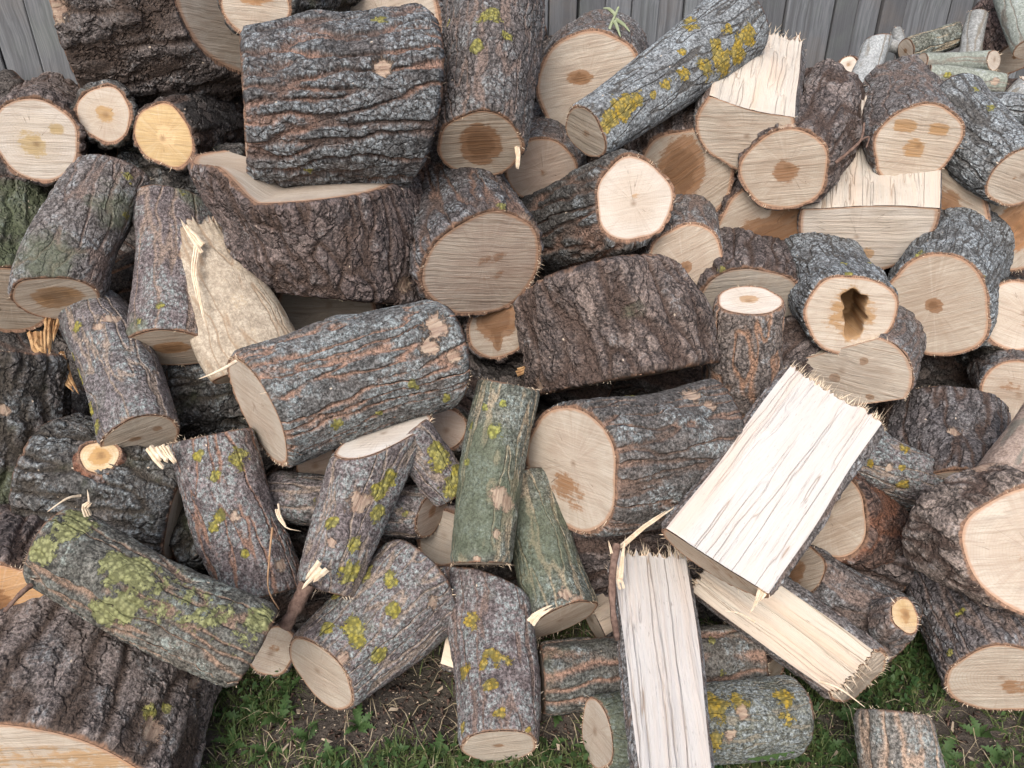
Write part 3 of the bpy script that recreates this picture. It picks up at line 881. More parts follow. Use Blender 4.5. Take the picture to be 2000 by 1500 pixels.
log('long grey log spotted with golden lichen leaning across two others', (1143, 258, .24), (1440, 45, .24), (108, 140), bark='grey', bover=dict(lichen=YO, lichen_amt=.20, crust_amt=.55), fa=dict(wood='grey', st=[(.1, 0, .15, .2, .6)]), NA=(-.72, -.42, .55), tb=-.2,
    spots=[(1440, 105, .03), (1455, 75, .03), (1410, 125, .03), (1395, 95, .018), (1370, 130, .025), (1345, 45, .018), (1225, 200, .03), (1215, 215, .030), (1190, 235, .022), (1240, 195, .022), (1180, 250, .015), (1330, 150, .020), (1300, 170, .018), (1400, 110, .022), (1440, 90, .02), (1350, 60, .02), (1380, 140, .02), (1330, 105, .012), (1420, 60, .014), (1270, 190, .012), (1460, 60, .012)], fr=(40, 20))
log('round pinkish sawn end tucked below the upright dark grey log', (1059, 335, .03), (1085, 270), (134, 130), L=.4, bark='rough', fa=dict(wood='pink', st=[(0, 0, .1, .1, .6)], saw=20))
log('dark log with a bright freshly cut round end and hairline cracks', (1236, 390, .20), (1045, 470), (162, 140), L=.40, bark='coarse', bover=dict(dark=(.04, .036, .032), light=(.10, .09, .08), crust_amt=.35), fa=dict(wood='fresh', st=[(.05, .1, .12, .1, .5)], over=dict(marks=.15)), ta=.45, fr=(90, 0))
log('broad sawn end with a large brown blot behind the bright round end', (1340, 348, .06), (1330, 215), (195, 180), L=.45, bark='scaly', fa=dict(wood='tan', st=[(-.12, .15, .38, .60, 1.1)], saw=40), ta=.35, fr=(60, 0))
log('half log with a freshly split pale top and splintered upper end', (1455, 248, .22), (1487, 100), (180, 165), L=.34, name='split_log', cat='split log', bark='rough', split=(68, 302), fa=dict(wood='pale', st=[(-.2, .1, .3, .2, .3)], saw=8, over=dict(marks=.7)), ta=.35, jag=(0, .05), fr=(30, 90), frl=(.004, .014), undul=.05, splitmat=dict(wood=(.53, .48, .415), amp=.008))
log('dark knobbly log with round tan end beside the splintered half log', (1534, 330, .19), (1612, 195), (160, 135), L=.42, bark='scaly', bover=dict(crust_amt=.4), fa=dict(wood='tan', st=[(.02, -.05, .28, .28, .75)]), ta=.35, knobs=[(.75, 0, .5, .25), (.5, 60, .5, .2)], peel=[(1540, 255, .02)])
log('grey brown log with squarish pale end and two ear shaped stains', (1788, 282, .24), (1754, 190), (155, 150), L=.42, bark='rough', fa=dict(wood='pale', st=[(0, -.1, .26, .25, .7), (-.35, .42, .28, .16, .75), (.42, .42, .24, .16, .75)], saw=-3, over=dict(marks=.7, heart=(.36, .20, .08))), ta=.30, fr=(70, 10))
log('broad pale half log split open with its wide lower end sawn', (1690, 430, .13), (1700, 220), (255, 220), L=.36, name='split_log', cat='split log', bark='rough', split=(82, 286), fa=dict(wood='fresh', st=[(.15, -.3, .1, .1, .8)], saw=12, over=dict(marks=.7)), ta=.30, undul=.04, jag=(0, .03), fr=(70, 20), splitmat=dict(wood=(.50, .45, .385), amp=.008, dirt=.3))
log('sawn end with a wide dark brown streak below the knobbly log', (1497, 448, .02), (1500, 330), (192, 180), L=.4, bark='scaly', fa=dict(wood='tan', st=[(.3, -.1, .65, .32, 1.15), (.5, .3, .4, .4, 1.0)], saw=35), ta=.35)
log('sawn end with brown heart half hidden by the broad pale half log', (1812, 420, .06), (1835, 320), (200, 190), L=.42, bark='rough', fa=dict(wood='tan', st=[(.15, .15, .40, .32, .85)], saw=-25, over=dict(marks=.75)), ta=.3, fr=(70, 0))
log('thick grey log slanting down to a pale sawn end below thin branches', (1992, 345, .22), (1850, 228, .14), (125, 165), bark='grey', bover=dict(dark=(.085, .082, .08), light=(.21, .205, .20), freq=26., width=.06, amp=.004, samp=.003), fa=dict(wood='pale', st=[(-.2, 0, .1, .1, .5)]), ta=.35, fr=(60, 10), spots=[(1900, 180, .018, .8), (1930, 215, .018, .8)])
log('pale sawn end with rusty stain and split left corner', (1982, 440, .08), (1990, 340), (178, 170), L=.4, bark='rough', fa=dict(wood='pale', st=[(.05, -.05, .4, .5, .95)], saw=60, over=dict(heart=(.36, .17, .07), marks=.7)), ta=.35, fr=(70, 0))
log('oval sawn end with dark pith on top of the big leaning trunk block', (1340, 520, .06), (1330, 420), (156, 150), L=.4, bark='rough', fa=dict(wood='tan', st=[(0, 0, .14, .14, .9)], saw=30), ta=.15)
log('large dark trunk block with deep vertical bark and flared side', (1148, 550, .17), (1214, 740, .06), (268, 340), bark='scaly', bover=dict(freq=15., amp=.011, light=(.18, .128, .105)), fa=dict(wood='pale'), fb=dict(wood='tan', st=[(.2, 0, .6, .4, .5)]), NB=(.18, -.98, .01), NA=(-.25, .95, -.2), tb=0., peel=[(1060, 755, .02), (1390, 670, .02)], alg=[(1240, 610, .04, .8)], knobs=[(.5, -85, .8, .24)], lump=.03, fr=(40, 40))
log('slim upright log with clean white oval top', (1464, 588, .20), (1447, 850, -.02), (118, 128), bark='rough', bover=dict(light=(.20, .155, .13), fissure=(.30, .18, .12), crust_amt=.3), fa=dict(wood='fresh', st=[(0, .05, .30, .25, .75)], over=dict(wood=(.66, .60, .53), wood2=(.60, .53, .45))), NA=(.05, .88, .47), bend=(.0, .12), fr=(20, 0))
log('grey log with a rotten hollow in its sawn end', (1660, 612, .18), (1583, 490), (160, 160), L=.42, bark='grey', bover=dict(dark=(.075, .073, .072), light=(.175, .17, .168), sfreq=55., samp=.003), fa=dict(wood='pale', nr=46, st=[(.02, -.02, .66, .62, .55)], hole=[(.10, .04, .27, .42, 1.5)], over=dict(heart=(.34, .19, .075), rings=.2)), ta=.30, spots=[(1655, 540, .014), (1648, 520, .01), (1700, 520, .012)])
log('large round sawn end with a small dark pith dot', (1828, 598, .12), (1868, 480), (198, 195), L=.45, bark='grey', bover=dict(dark=(.085, .083, .08), light=(.19, .185, .18), samp=.003), fa=dict(wood='tan', st=[(-.03, .02, .14, .14, .95)], saw=28, over=dict(rings=.25)), ta=.30, spots=[(1800, 505, .022, .9), (1905, 545, .015, .8)], fr=(60, 0))
log('dark mossy log with a pale end, next to the large round end with pith dot', (1995, 617, .13), (1880, 650), (140, 140), L=.42, bark='mossy', bover=dict(algae_amt=.25), fa=dict(wood='pale', st=[(.4, 0, .4, .4, .6)]), ta=.4, fr=(50, 0))
log('blocky wedge with squared grey sawn face and knot dots', (1655, 738, .09), (1700, 640), (212, 200), L=.34, name='split_log', cat='split log', bark='rough', bover=dict(algae_amt=.35), split=(12, 86, [(-.52, .20), (-.50, -.75), (-.04, -.92)]), fa=dict(wood='grey', st=[(.25, .35, .07, .06, 1.), (-.2, -.05, .09, .08, .9), (.45, -.3, .07, .05, 1.), (-.35, -.55, .06, .05, .9)], saw=-3, over=dict(marks=1.0, rings=0.)), ta=.45)
log('dark rounded log end upright below the large round sawn end', (1838, 795, .0), (1852, 985, .12), (205, 215), bark='scaly', bover=dict(dark=(.055, .048, .047), light=(.135, .115, .112), crust_amt=.4, freq=28., amp=.003), NA=(0, .95, -.3), fr=(10, 0), peel=[(1862, 845, .014)])
log('gnarled forked trunk piece with smooth pink crotch and big pale end', (2014, 1076, .34), (1880, 1010, .22), (236, 225), name='forked_log', cat='log', bark='scaly', bover=dict(dark=(.09, .068, .056), light=(.27, .205, .17), sfreq=36., samp=.0045, amp=.004, stretch=.5), fa=dict(wood='pale', st=[(-.05, -.1, .3, .25, .3)]), NA=(.42, -.15, .88), fr=(60, 0), peel=[(1890, 850, .03), (1930, 800, .03)],
    branch=[dict(A=(1935, 990, .24), B=(2040, 795, .25), w=(115, 62), bark='smooth', bover=dict(dark=(.22, .15, .115), light=(.36, .27, .22), crust_amt=.1, famp=.0022, grit=.4), cap_a=False, bend=(.3, 0), fr=(0, 10)), dict(A=(1950, 995, .26), B=(2075, 900, .28), w=(115, 88), bark='smooth', bover=dict(dark=(.22, .15, .115), light=(.36, .27, .22), crust_amt=.2, famp=.0022), cap_a=False, fr=(0, 10))])
log('long dark log sloping down to a fanned pale end on the grass', (1962, 1328, .10), (1815, 1040, .0), (205, 185), bark='rough', bover=dict(dark=(.055, .047, .045), light=(.15, .125, .122), crust_amt=.35, samp=.0035), fa=dict(wood='pale', st=[(.2, -.15, .3, .25, .55)], saw=20, over=dict(rings=.8)), NA=(.1, -.80, .58), spots=[(1880, 1200, .012), (1862, 1275, .01)], alg=[(1800, 1090, .06, .6)], fr=(70, 0))
log('stubby reddish brown log with cracked resin knob under the big white split log', (1618, 1003, .13), (1745, 1062), (165, 125), L=.26, bark='red', fa=dict(wood='tan', st=[(-.3, .05, .25, .2, .5)]), ta=.35, knobs=[(.6, 20, .6, .22)], fr=(20, 0))
log('grey brown log with round heart stain and sawn off side branch', (1562, 1117, .10), (1742, 1235, .08), (112, 150), bark='rough', bover=dict(dark=(.06, .05, .046), light=(.155, .13, .12)), fa=dict(wood='tan', st=[(-.15, .05, .42, .42, .75)]), ta=.5, fr=(20, 0),
    branch=[dict(A=(1732, 1216, .15), B=(1766, 1202, .20), w=(76, 64), bark='rough', fb=dict(wood='orange', st=[(0, 0, .5, .5, .6)], over=dict(wood=(.62, .47, .30), heart=(.36, .20, .09))), NB=(.72, .1, .68), cap_a=False, fr=(0, 30))])
log('dark log blotched with grey and yellow lichen beside the big white split log', (1822, 948, .12), (1655, 888, .12), (112, 118), bark='young', bover=dict(lichen=YO, crust_amt=.72, algae_amt=0., dark=(.06, .05, .047)), spots=[(1700, 905, .013), (1765, 880, .016), (1825, 895, .018), (1765, 945, .014), (1762, 912, .009), (1690, 880, .009)], peel=[(1730, 913, .012, .9)], tb=-.2, ta=-.1)
# --- the three bright split logs
log('big bright white split log with its flat face turned up', (1396, 1100, .30), (1628, 783, .26), (215, 205), name='split_log', cat='split log', bark='rough', flat=(.62, 1), split=(74, 287), fa=dict(wood='tan', st=[(.3, .2, .5, .3, .4)], saw=-30), NA=(-.5, -.78, .30), jag=(0, .012), fr=(20, 160), frl=(.003, .012), undul=.035, splitmat=dict(wood=(.545, .51, .475), amp=.007, dirt=.03, grain=.42))
log('long slender split log lying pale side up, pointing at the grass', (1672, 1318, .13), (1385, 1108, .12), (128, 118), name='split_log', cat='split log', bark='rough', split=(62, 300, [(.25, -.12)]), fa=dict(wood='tan', st=[]), NA=(.6, -.7, .38), jag=(.010, .01), fr=(60, 20), frl=(.004, .010), undul=.05, splitmat=dict(wood=(.54, .48, .40), amp=.009, dirt=.12))
log('tall white split log standing out in front with a bark strip down one side', (1268, 1105, .16), (1322, 1580, .20), (142, 138), name='split_log', cat='split log', bark='rough', bover=dict(crust_amt=.6, algae_amt=.2), split=(62, 276, [(.25, -.6)]), fa=dict(wood='pale'), jag=(.025, 0), fr=(140, 0), frl=(.004, .016), undul=.03, splitmat=dict(wood=(.545, .51, .475), amp=.012, dirt=.03, grain=.5))
# --- bottom
log('log with golden lichen patches lying on the grass', (1166, 1434, .068), (1548, 1398, .072), (125, 140), bark='green', bover=dict(lichen=YO, crust_amt=.75, crust=(.25, .265, .265), algae_amt=.42, freq=60., fissure=(.2, .18, .14), width=.03), fa=dict(wood='pale', st=[]), NA=(-.88, -.1, .45), spots=[(1400, 1385, .028), (1440, 1370, .022), (1530, 1365, .02), (1535, 1405, .02), (1395, 1440, .022), (1385, 1370, .02)], peel=[(1450, 1395, .013, .9), (1425, 1435, .013, .9)], alg=[(1200, 1430, .06)], fr=(90, 10), tb=-.2)
log('striped log with warm wavy fissures lying under the bark strip', (1058, 1325, .075), (1475, 1285, .07), (125, 118), bark='furrow', bover=dict(dark=(.05, .047, .04), light=(.12, .115, .10), crust_amt=.35, algae_amt=.45, freq=20., stretch=.09, width=.075, amp=.005), fr=(20, 70), tb=-.05, spots=[(1390, 1255, .012, .8), (1410, 1310, .012, .8)])
log('upright log stub with pale vertical streaks standing in the grass', (1748, 1395, .16), (1774, 1600, .05), (122, 150), L=.3, bark='young', bover=dict(dark=(.10, .088, .075), light=(.22, .19, .165), algae_amt=.38, freq=26., width=.075, fissure=(.34, .245, .18)), NA=(.1, .95, -.08), fr=(60, 0))
log('forked log, mossy grey trunk and a thick limb reaching down to the grass', (627, 1315, .12), (822, 1135, .11), (165, 200), name='forked_log', bark='young', bover=dict(lichen=YL, crust_amt=.66, lichen_amt=.32, algae_amt=.42), fa=dict(wood='pale', st=[(.1, -.1, .15, .4, .4)], over=dict(grey=.15)), NA=(-.67, -.63, .40), fr=(60, 40),
    spots=[(715, 1125, .016), (760, 1135, .016), (770, 1190, .014), (690, 1230, .02), (700, 1250, .016), (735, 1275, .015), (660, 1165, .012), (640, 1230, .012)], peel=[(670, 1290, .014, .8), (845, 1175, .016, .8)], tb=-.25,
    branch=[dict(A=(945, 1150, .10), B=(975, 1456, .075), w=(160, 146), bark='young', bover=dict(lichen=YO, crust_amt=.62, algae_amt=.35, fissure=(.18, .13, .11)), fb=dict(wood='pale', st=[(0, .05, .15, .1, .6)], over=dict(grey=.3)), NB=(0, -.92, .38), fr=(0, 70),
        spots=[(922, 1215, .018), (958, 1275, .014), (975, 1290, .016), (945, 1300, .012), (990, 1290, .012), (912, 1310, .018), (960, 1340, .012), (978, 1390, .012), (910, 1420, .012), (1030, 1425, .007)], na=(.6, .3, .2))])
log('long log covered in pale green lichen lying over the stump', (498, 1260, .28), (105, 1062, .30), (148, 148), bark='furrow', bover=dict(dark=(.055, .050, .042), light=(.145, .132, .112), fissure=(.24, .165, .12), crust_amt=.4, crust=(.24, .26, .23), lichen=GL, lichen_amt=.34, algae_amt=.15, freq=34., width=.05, amp=.005),
    spots=[(300, 1150, .04, .55), (380, 1170, .035, .55), (440, 1220, .035, .55), (330, 1195, .04, .55), (470, 1245, .03, .55), (230, 1110, .025), (270, 1120, .025), (90, 1075, .022), (140, 1030, .028), (400, 1205, .03, .55), (250, 1175, .025), (210, 1190, .02), (500, 1215, .02)], ta=-.3, tb=-.1, fr=(60, 50))
log('massive stump with peeling dark bark plates, lowest in the heap', (105, 1540, .10), (265, 1190, .03), (500, 400), bark='plates', bover=dict(dark=(.075, .06, .055), light=(.235, .185, .165), sfreq=30., samp=.006, amp=.006), fa=dict(wood='pale', st=[(.4, .3, .5, .3, .5), (-.2, .35, .4, .2, .45)], saw=8, over=dict(heart=(.40, .24, .11))), na=(0, -.15, .05), ta=.1, spots=[(290, 1395, .014), (315, 1385, .012)], lump=.05, flat=(.72, 1), fr=(40, 0), peel=[(290, 1430, .022), (370, 1345, .03, .75)], thick=.045)
log('amber brown sawn end with dark heart showing behind the lichen covered log', (0, 1195, .25), (50, 1080), (205, 190), L=.25, bark='scaly', fa=dict(wood='amber', st=[(-.15, -.05, .38, .42, 1.1)]), ta=.35)
log('dark mossy trunk with a small sawn branch stub on it', (110, 935, .05), (370, 985, .04), (260, 215), bark='mossy', bover=dict(algae_amt=.46), fr=(10, 0),
    branch=[dict(A=(202, 918, .14), B=(195, 893, .195), w=(76, 66), bark='red', fb=dict(wood='orange', st=[(0, 0, .55, .55, .8)], over=dict(wood=(.66, .52, .34), heart=(.45, .26, .10), rings=.9)), tb=.6, cap_a=False, fr=(0, 40))])
log('dark upright trunk at the edge of the heap, moss at its foot', (15, 690, .16), (18, 1010, -.02), (190, 180), bark='mossy', bover=dict(algae_amt=.38, light=(.115, .095, .09)), na=(0, .3, .3), fr=(20, 0), peel=[(5, 800, .012)], alg=[(50, 950, .06, .8)])
log('log with purple grey bark and a peeled upper end, cut face with splintered lip', (277, 853, .19), (178, 605, .10), (142, 118), bark='young', bover=dict(lichen=YL, crust_amt=.45, algae_amt=.36, dark=(.07, .058, .056), light=(.175, .145, .145)), fa=dict(wood='grey', st=[(-.2, 0, .14, .1, .9), (.5, .2, .15, .15, .6)]), NA=(.15, -.85, .5), spots=[(155, 640, .016), (148, 700, .014), (160, 730, .016), (185, 800, .02), (195, 835, .018), (150, 745, .014)], peel=[(215, 625, .018), (195, 640, .012)], bend=(.15, .15), fr=(70, 20))
log('bent dark log with an oval brown stained lower end', (110, 582, .20), (225, 350, .17), (146, 140), bark='rough', bover=dict(algae_amt=.32, lichen=YL), fa=dict(wood='pale', st=[(.05, .05, .55, .42, 1.0)], saw=-3, over=dict(heart=(.30, .16, .06), grey=.2)), NA=(-.05, -.84, .54), bend=(.1, -.18), spots=[(245, 350, .018, .8), (240, 420, .016, .8)], alg=[(90, 500, .05), (230, 400, .05, .7)], fr=(30, 20))
log('log with smooth grey brown bark and tan oval end beside the torn bare slab', (332, 680, .16), (338, 405, .14), (155, 138), bark='young', bover=dict(algae_amt=.28, crust_amt=.5, fissure=(.24, .18, .145), freq=24.), fa=dict(wood='tan', st=[(.05, .05, .42, .26, .95)], saw=2, over=dict(heart=(.28, .14, .055))), NA=(-.1, -.88, .46), bend=(0, .16), spots=[(275, 630, .012, .8), (318, 598, .012, .8), (355, 380, .014, .8)], alg=[(265, 640, .03), (375, 385, .04, .7)], peel=[(358, 500, .014)], fr=(40, 20))
log('torn slab of bare tan wood with ragged white splinters along its edge', (515, 720, .15), (392, 458, .19), (180, 100), name='torn_slab', cat='split log', bark='smooth', bover=dict(dark=(.24, .185, .135), light=(.44, .36, .275), fissure=(.30, .22, .15), crust=(.40, .30, .2), famp=.0012, grit=.25), cap_a=True, cap_b=True, fa=dict(wood='tan'), lump=.05, wm=1.15, fr=(0, 30), flat=(.6, 1), jag=(0, .06), bend=(.1, -.1))
log('thick grey log with warm wavy fissures lying across the middle of the heap', (505, 803, .24), (862, 690, .22), (232, 200), bark='furrow', fa=dict(wood='pale', st=[], over=dict(marks=.4)), NA=(-.88, -.42, .24), tb=-.12, peel=[(850, 640, .026), (838, 680, .02), (885, 700, .014)], spots=[(800, 745, .014), (735, 800, .01), (655, 822, .014), (870, 770, .012)], lump=.02, fr=(110, 80))
log('slanting log spotted with round yellow green lichens beside the lichen covered log', (415, 852, .16), (520, 1160, .09), (152, 150), bark='young', bover=dict(lichen=YL, crust_amt=.58, algae_amt=.2, fissure=(.25, .15, .11)), NA=(-.2, .95, -.03), spots=[(425, 930, .016), (390, 890, .013), (465, 895, .024), (430, 1005, .014), (420, 1030, .012), (480, 1080, .010), (495, 840, .012)], peel=[(545, 1105, .014, .9), (460, 1010, .014, .7)], fr=(60, 20))
log('forked branch with a white oval cut on top and two mossy legs', (750, 850, .22), (640, 1150, .17), (140, 102), name='forked_log', bark='young', bover=dict(lichen=YL, crust_amt=.5, algae_amt=.3, lichen_amt=.22), fa=dict(wood='fresh', st=[], over=dict(marks=.1, rings=.1, wood=(.74, .69, .62), wood2=(.68, .61, .53))), NA=(-.25, .90, .36), spots=[(760, 930, .018), (740, 960, .02), (680, 1120, .02), (690, 1060, .016), (650, 1020, .012), (735, 1000, .016)], peel=[(700, 980, .024), (650, 1060, .01)], bend=(0, .1), fr=(40, 60), frl=(.004, .016), flat=(1, 1.05),
    branch=[dict(A=(800, 850, .20), B=(888, 965, .13), w=(88, 80), bark='young', bover=dict(lichen=YL, lichen_amt=.42, algae_amt=.3), spots=[(860, 900, .02), (890, 930, .02), (850, 880, .014), (885, 955, .02)], cap_a=False, fr=(0, 10))])
log('low dark log lying crosswise behind the forked branch, broken end', (842, 1003, .09), (530, 968, .07), (98, 92), bark='young', bover=dict(lichen=YL, crust_amt=.4, algae_amt=.4, dark=(.055, .045, .04)), fa=dict(wood='pink'), NA=(.85, -.3, .45), spots=[(760, 985, .02, .8), (790, 1000, .015, .8), (620, 985, .012, .7)], fr=(60, 0))
log('small pale chunk peeking out above the mossy leg of the forked branch', (868, 838, .07), (925, 930), (85, 80), L=.3, bark='mossy', fa=dict(wood='pink', st=[]), ta=.3)
log('algae green log standing upright between the grey logs', (993, 752, .21), (940, 1100, .17), (116, 118), bark='green', bover=dict(lichen=(.29, .29, .06)), NA=(.2, .95, -.03), NB=(0, -1, .04), spots=[(965, 842, .018), (985, 790, .01), (950, 800, .012), (915, 905, .010), (925, 835, .012)], peel=[(975, 975, .022), (968, 1042, .010), (990, 985, .016), (930, 1093, .008)], alg=[(925, 960, .07), (910, 1030, .06), (950, 900, .05)], bend=(0, .12), fr=(70, 90), lump=.05)
log('green grey log flaring to a torn foot beside the algae green log', (1098, 1208, .12), (1020, 945, .08), (150, 112), bark='green', bover=dict(algae_amt=.42, crust_amt=.5), fa=dict(wood='tan', st=[]), NA=(.35, -.88, .26), peel=[(1100, 1165, .014), (1130, 1185, .014), (1060, 1200, .012)], alg=[(1050, 1060, .08)], fr=(80, 0), frl=(.004, .014), wm=.88)
log('thick log with a wide heart shaped pale end and ridged dark bark', (1116, 912, .20), (1395, 862, .16), (255, 222), bark='furrow', bover=dict(dark=(.05, .043, .038), light=(.135, .115, .105), fissure=(.19, .125, .095), crust_amt=.42, freq=30., patch=.7), fa=dict(wood='pale', st=[(-.1, -.35, .35, .28, .55), (.1, -.45, .25, .3, .5)], over=dict(marks=.3, rings=.15)), NA=(-.75, -.2, .63), fr=(60, 30), lump=.04, peel=[(1350, 780, .022), (1385, 800, .014)], spots=[(1232, 775, .012)], knobs=[(.0, -60, .6, -.1)])
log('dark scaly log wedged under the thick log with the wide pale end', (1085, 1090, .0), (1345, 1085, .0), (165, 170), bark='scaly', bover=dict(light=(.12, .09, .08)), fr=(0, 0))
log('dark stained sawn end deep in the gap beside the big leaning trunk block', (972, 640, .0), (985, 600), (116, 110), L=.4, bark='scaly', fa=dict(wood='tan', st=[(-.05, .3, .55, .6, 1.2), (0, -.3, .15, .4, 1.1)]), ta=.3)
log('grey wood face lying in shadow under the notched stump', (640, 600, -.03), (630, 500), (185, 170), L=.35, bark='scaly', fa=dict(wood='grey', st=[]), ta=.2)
log('dark log with a wide slanting pale end and torn fibres on its lip', (946, 520, .17), (885, 365), (246, 205), L=.42, bark='coarse', bover=dict(dark=(.045, .038, .036), light=(.13, .108, .105), amp=.008, crust_amt=.42), fa=dict(wood='pink', st=[(.1, .1, .35, .12, .5), (.2, -.25, .3, .1, .45)], saw=-22, over=dict(marks=.9, wood=(.47, .385, .31))), NA=(.45, -.55, .70), spots=[(975, 415, .014)], peel=[(1040, 465, .022), (1010, 450, .02), (815, 450, .014)], fr=(120, 0), frl=(.003, .012))
log('round pale sawn end with two yellow heart spots at the edge of the heap', (70, 274, .15), (100, 235), (152, 150), L=.45, bark='scaly', fa=dict(wood='fresh', st=[(-.1, -.08, .32, .34, .62), (.5, .25, .2, .16, .6)], saw=-5, over=dict(heart=(.44, .31, .14), marks=.7, rings=.7)), ta=.3)
log('small round pale sawn end with brown centre below the huge scaly log', (203, 223, .14), (225, 210), (99, 96), L=.42, bark='mossy', fa=dict(wood='pale', st=[(.02, 0, .33, .33, .7)], over=dict(heart=(.38, .23, .09), marks=.25)), ta=.15, fr=(30, 0))
log('small orange yellow sawn end with frayed edge below the huge scaly log', (321, 266, .10), (430, 245), (113, 110), L=.42, bark='scaly', bover=dict(dark=(.03, .026, .024), light=(.07, .06, .055)), fa=dict(wood='orange', st=[(.05, 0, .36, .4, .6)], saw=-3, over=dict(rings=.7)), ta=.35, fr=(40, 0))
log('mossy green bark slab leaning at the edge of the heap', (20, 585, .06), (25, 415, -.06), (175, 170), bark='mossy', bover=dict(algae_amt=.62, algae=(.11, .135, .07), light=(.17, .14, .12), flake=.8), fa=dict(wood='tan', st=[]), na=(0, -.4, -.3), alg=[(20, 420, .08), (40, 520, .07)])
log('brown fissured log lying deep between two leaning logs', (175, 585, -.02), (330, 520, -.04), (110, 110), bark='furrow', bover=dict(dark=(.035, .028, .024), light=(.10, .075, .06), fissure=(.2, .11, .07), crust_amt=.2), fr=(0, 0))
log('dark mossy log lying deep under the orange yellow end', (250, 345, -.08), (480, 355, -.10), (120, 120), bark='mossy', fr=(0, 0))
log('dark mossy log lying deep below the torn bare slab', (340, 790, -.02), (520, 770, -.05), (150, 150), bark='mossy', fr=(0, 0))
log('thick brown log end in shadow behind the slim upright log', (1462, 600, .03), (1440, 500), (190, 185), L=.4, bark='scaly', bover=dict(light=(.15, .115, .105)), fa=dict(wood='grey', st=[], over=dict(grey=.7)), ta=-.1, na=(0, -.3, -.35), spots=[(1420, 545, .014)])
log('greyish sawn end above the gnarled forked trunk piece', (1985, 765, .10), (1960, 690), (125, 125), L=.4, bark='rough', fa=dict(wood='tan', st=[(-.2, .2, .4, .3, .4)]), ta=.3)
log('dark log lying deep behind the blocky wedge', (1590, 690, .0), (1500, 740, -.04), (130, 130), bark='scaly', fr=(0, 0))
log('pale sliver of a sawn end under the forked log on the grass', (530, 1272, -.01), (580, 1230), (90, 85), L=.3, bark='young', fa=dict(wood='pale', st=[(.1, .1, .3, .2, .5)]), ta=.1)
log('pale strip of split wood poking out behind the forked log', (870, 1258, .045), (960, 1290, .04), (75, 80), name='split_log', cat='split log', bark='rough', split=(70, 290), fa=dict(wood='pale', st=[]), fr=(10, 0))
log('grey faced log deep behind the algae green log', (872, 1050, .03), (960, 1000), (110, 110), L=.35, bark='scaly', fa=dict(wood='grey', st=[], over=dict(grey=.6)), ta=.2)
log('small dark log end beside the striped log', (1505, 1315, .04), (1425, 1240, .03), (72, 75), bark='scaly', fa=dict(wood='tan', st=[]), ta=.1)
log('grey weathered plank end lying under the torn foot of the green grey log', (1160, 1210, .035), (1240, 1170, .03), (85, 85), name='split_log', cat='split log', bark='rough', split=(60, 300), fa=dict(wood='grey', st=[]), fr=(0, 0), splitmat=dict(wood=(.40, .33, .26)))
log('small pale sawn end in the gap under the thick grey fissured log', (620, 905, .04), (640, 860), (80, 80), L=.35, bark='scaly', fa=dict(wood='pink', st=[]), ta=.2)
log('dark log in shadow behind the reddish brown log and the long dark log', (1760, 1120, .02), (1640, 1060, .0), (150, 150), bark='scaly', fr=(0, 0))
log('dark log in shadow beneath the mossy trunk and the slanting lichen log', (330, 1050, .0), (480, 950, .0), (150, 150), bark='mossy', fr=(0, 0))
log('pale strip of sawn wood at the foot of the dark upright trunk', (-5, 1060, .14), (-60, 1000), (95, 95), L=.3, bark='scaly', fa=dict(wood='pale', st=[]), ta=.4)

# ------------------------------------------------------------------ thin branches piled at the far end
BG = 'thin branches piled against the fence'


def branch(label, A, B, w, **kw):
    kw.setdefault('fr', (10, 0)); kw.setdefault('lump', .03)
    return log(label, A, B, w, name='branch', cat='branch', group=BG, **kw)


SM = dict(bark='smooth')
branch('pale grey bare branch standing upright against the fence boards', (1712, 82, .06), (1668, 260, .02), (52, 60), bark='smooth', bover=dict(dark=(.22, .22, .215), light=(.36, .355, .345)), na=(-.4, .3, .4), bend=(0, .25))
branch('thin branch stub with round pale end before the fence boards', (1657, 127, .05), (1652, 170), (33, 33), L=.22, bark='scaly', fa=dict(wood='fresh', st=[(0, 0, .3, .3, .6)]), ta=.4)
branch('mossy grey branch with pale torn tip pointing at the upright stub', (1876, 66, .10), (1770, 98, .08), (44, 42), bark='green', bover=dict(algae_amt=.4, crust_amt=.5), fa=dict(wood='fresh', st=[]), ta=.4, na=(.3, -.1, 0), fr=(40, 0))
branch('short pale grey stub standing upright on the thin branches', (1910, 28, .15), (1893, 118, .12), (36, 40), fa=dict(wood='fresh', st=[]), na=(0, 0, .2), **SM)
branch('olive grey branch with frayed white end lying level', (1940, 118, .17), (1800, 122, .14), (38, 34), bark='smooth', bover=dict(dark=(.15, .16, .13), light=(.25, .26, .22)), fa=dict(wood='fresh', st=[]), ta=.6, fr=(60, 0), frl=(.004, .012))
branch('thicker olive branch below the frayed one, flecked with yellow lichen', (1962, 168, .18), (1812, 150, .15), (42, 46), bark='smooth', bover=dict(dark=(.16, .165, .13), light=(.26, .265, .22), lichen=YL), fa=dict(wood='fresh', st=[]), ta=.3, spots=[(1880, 150, .012), (1850, 148, .01)], peel=[(1945, 160, .012)])
branch('grey green branch coming down from the top corner', (2010, 95, .22), (1968, -30, .20), (52, 56), bark='smooth', bover=dict(dark=(.19, .20, .17), light=(.29, .30, .265)), na=(0, -.2, -.2))
branch('reddish dark log end behind the grey green branch', (1985, 110, .10), (1945, 20, .10), (80, 80), bark='scaly', bover=dict(light=(.19, .12, .10)))
branch('pale stripped branch end by the thick slanting grey log', (2015, 160, .20), (1960, 230, .14), (46, 50), bark='smooth', fa=dict(wood='fresh', st=[]), ta=.4)
branch('slanting grey branch lying over the thick slanting grey log', (2020, 215, .22), (1850, 205, .17), (50, 44), bark='grey', spots=[(1900, 205, .012, .8)])
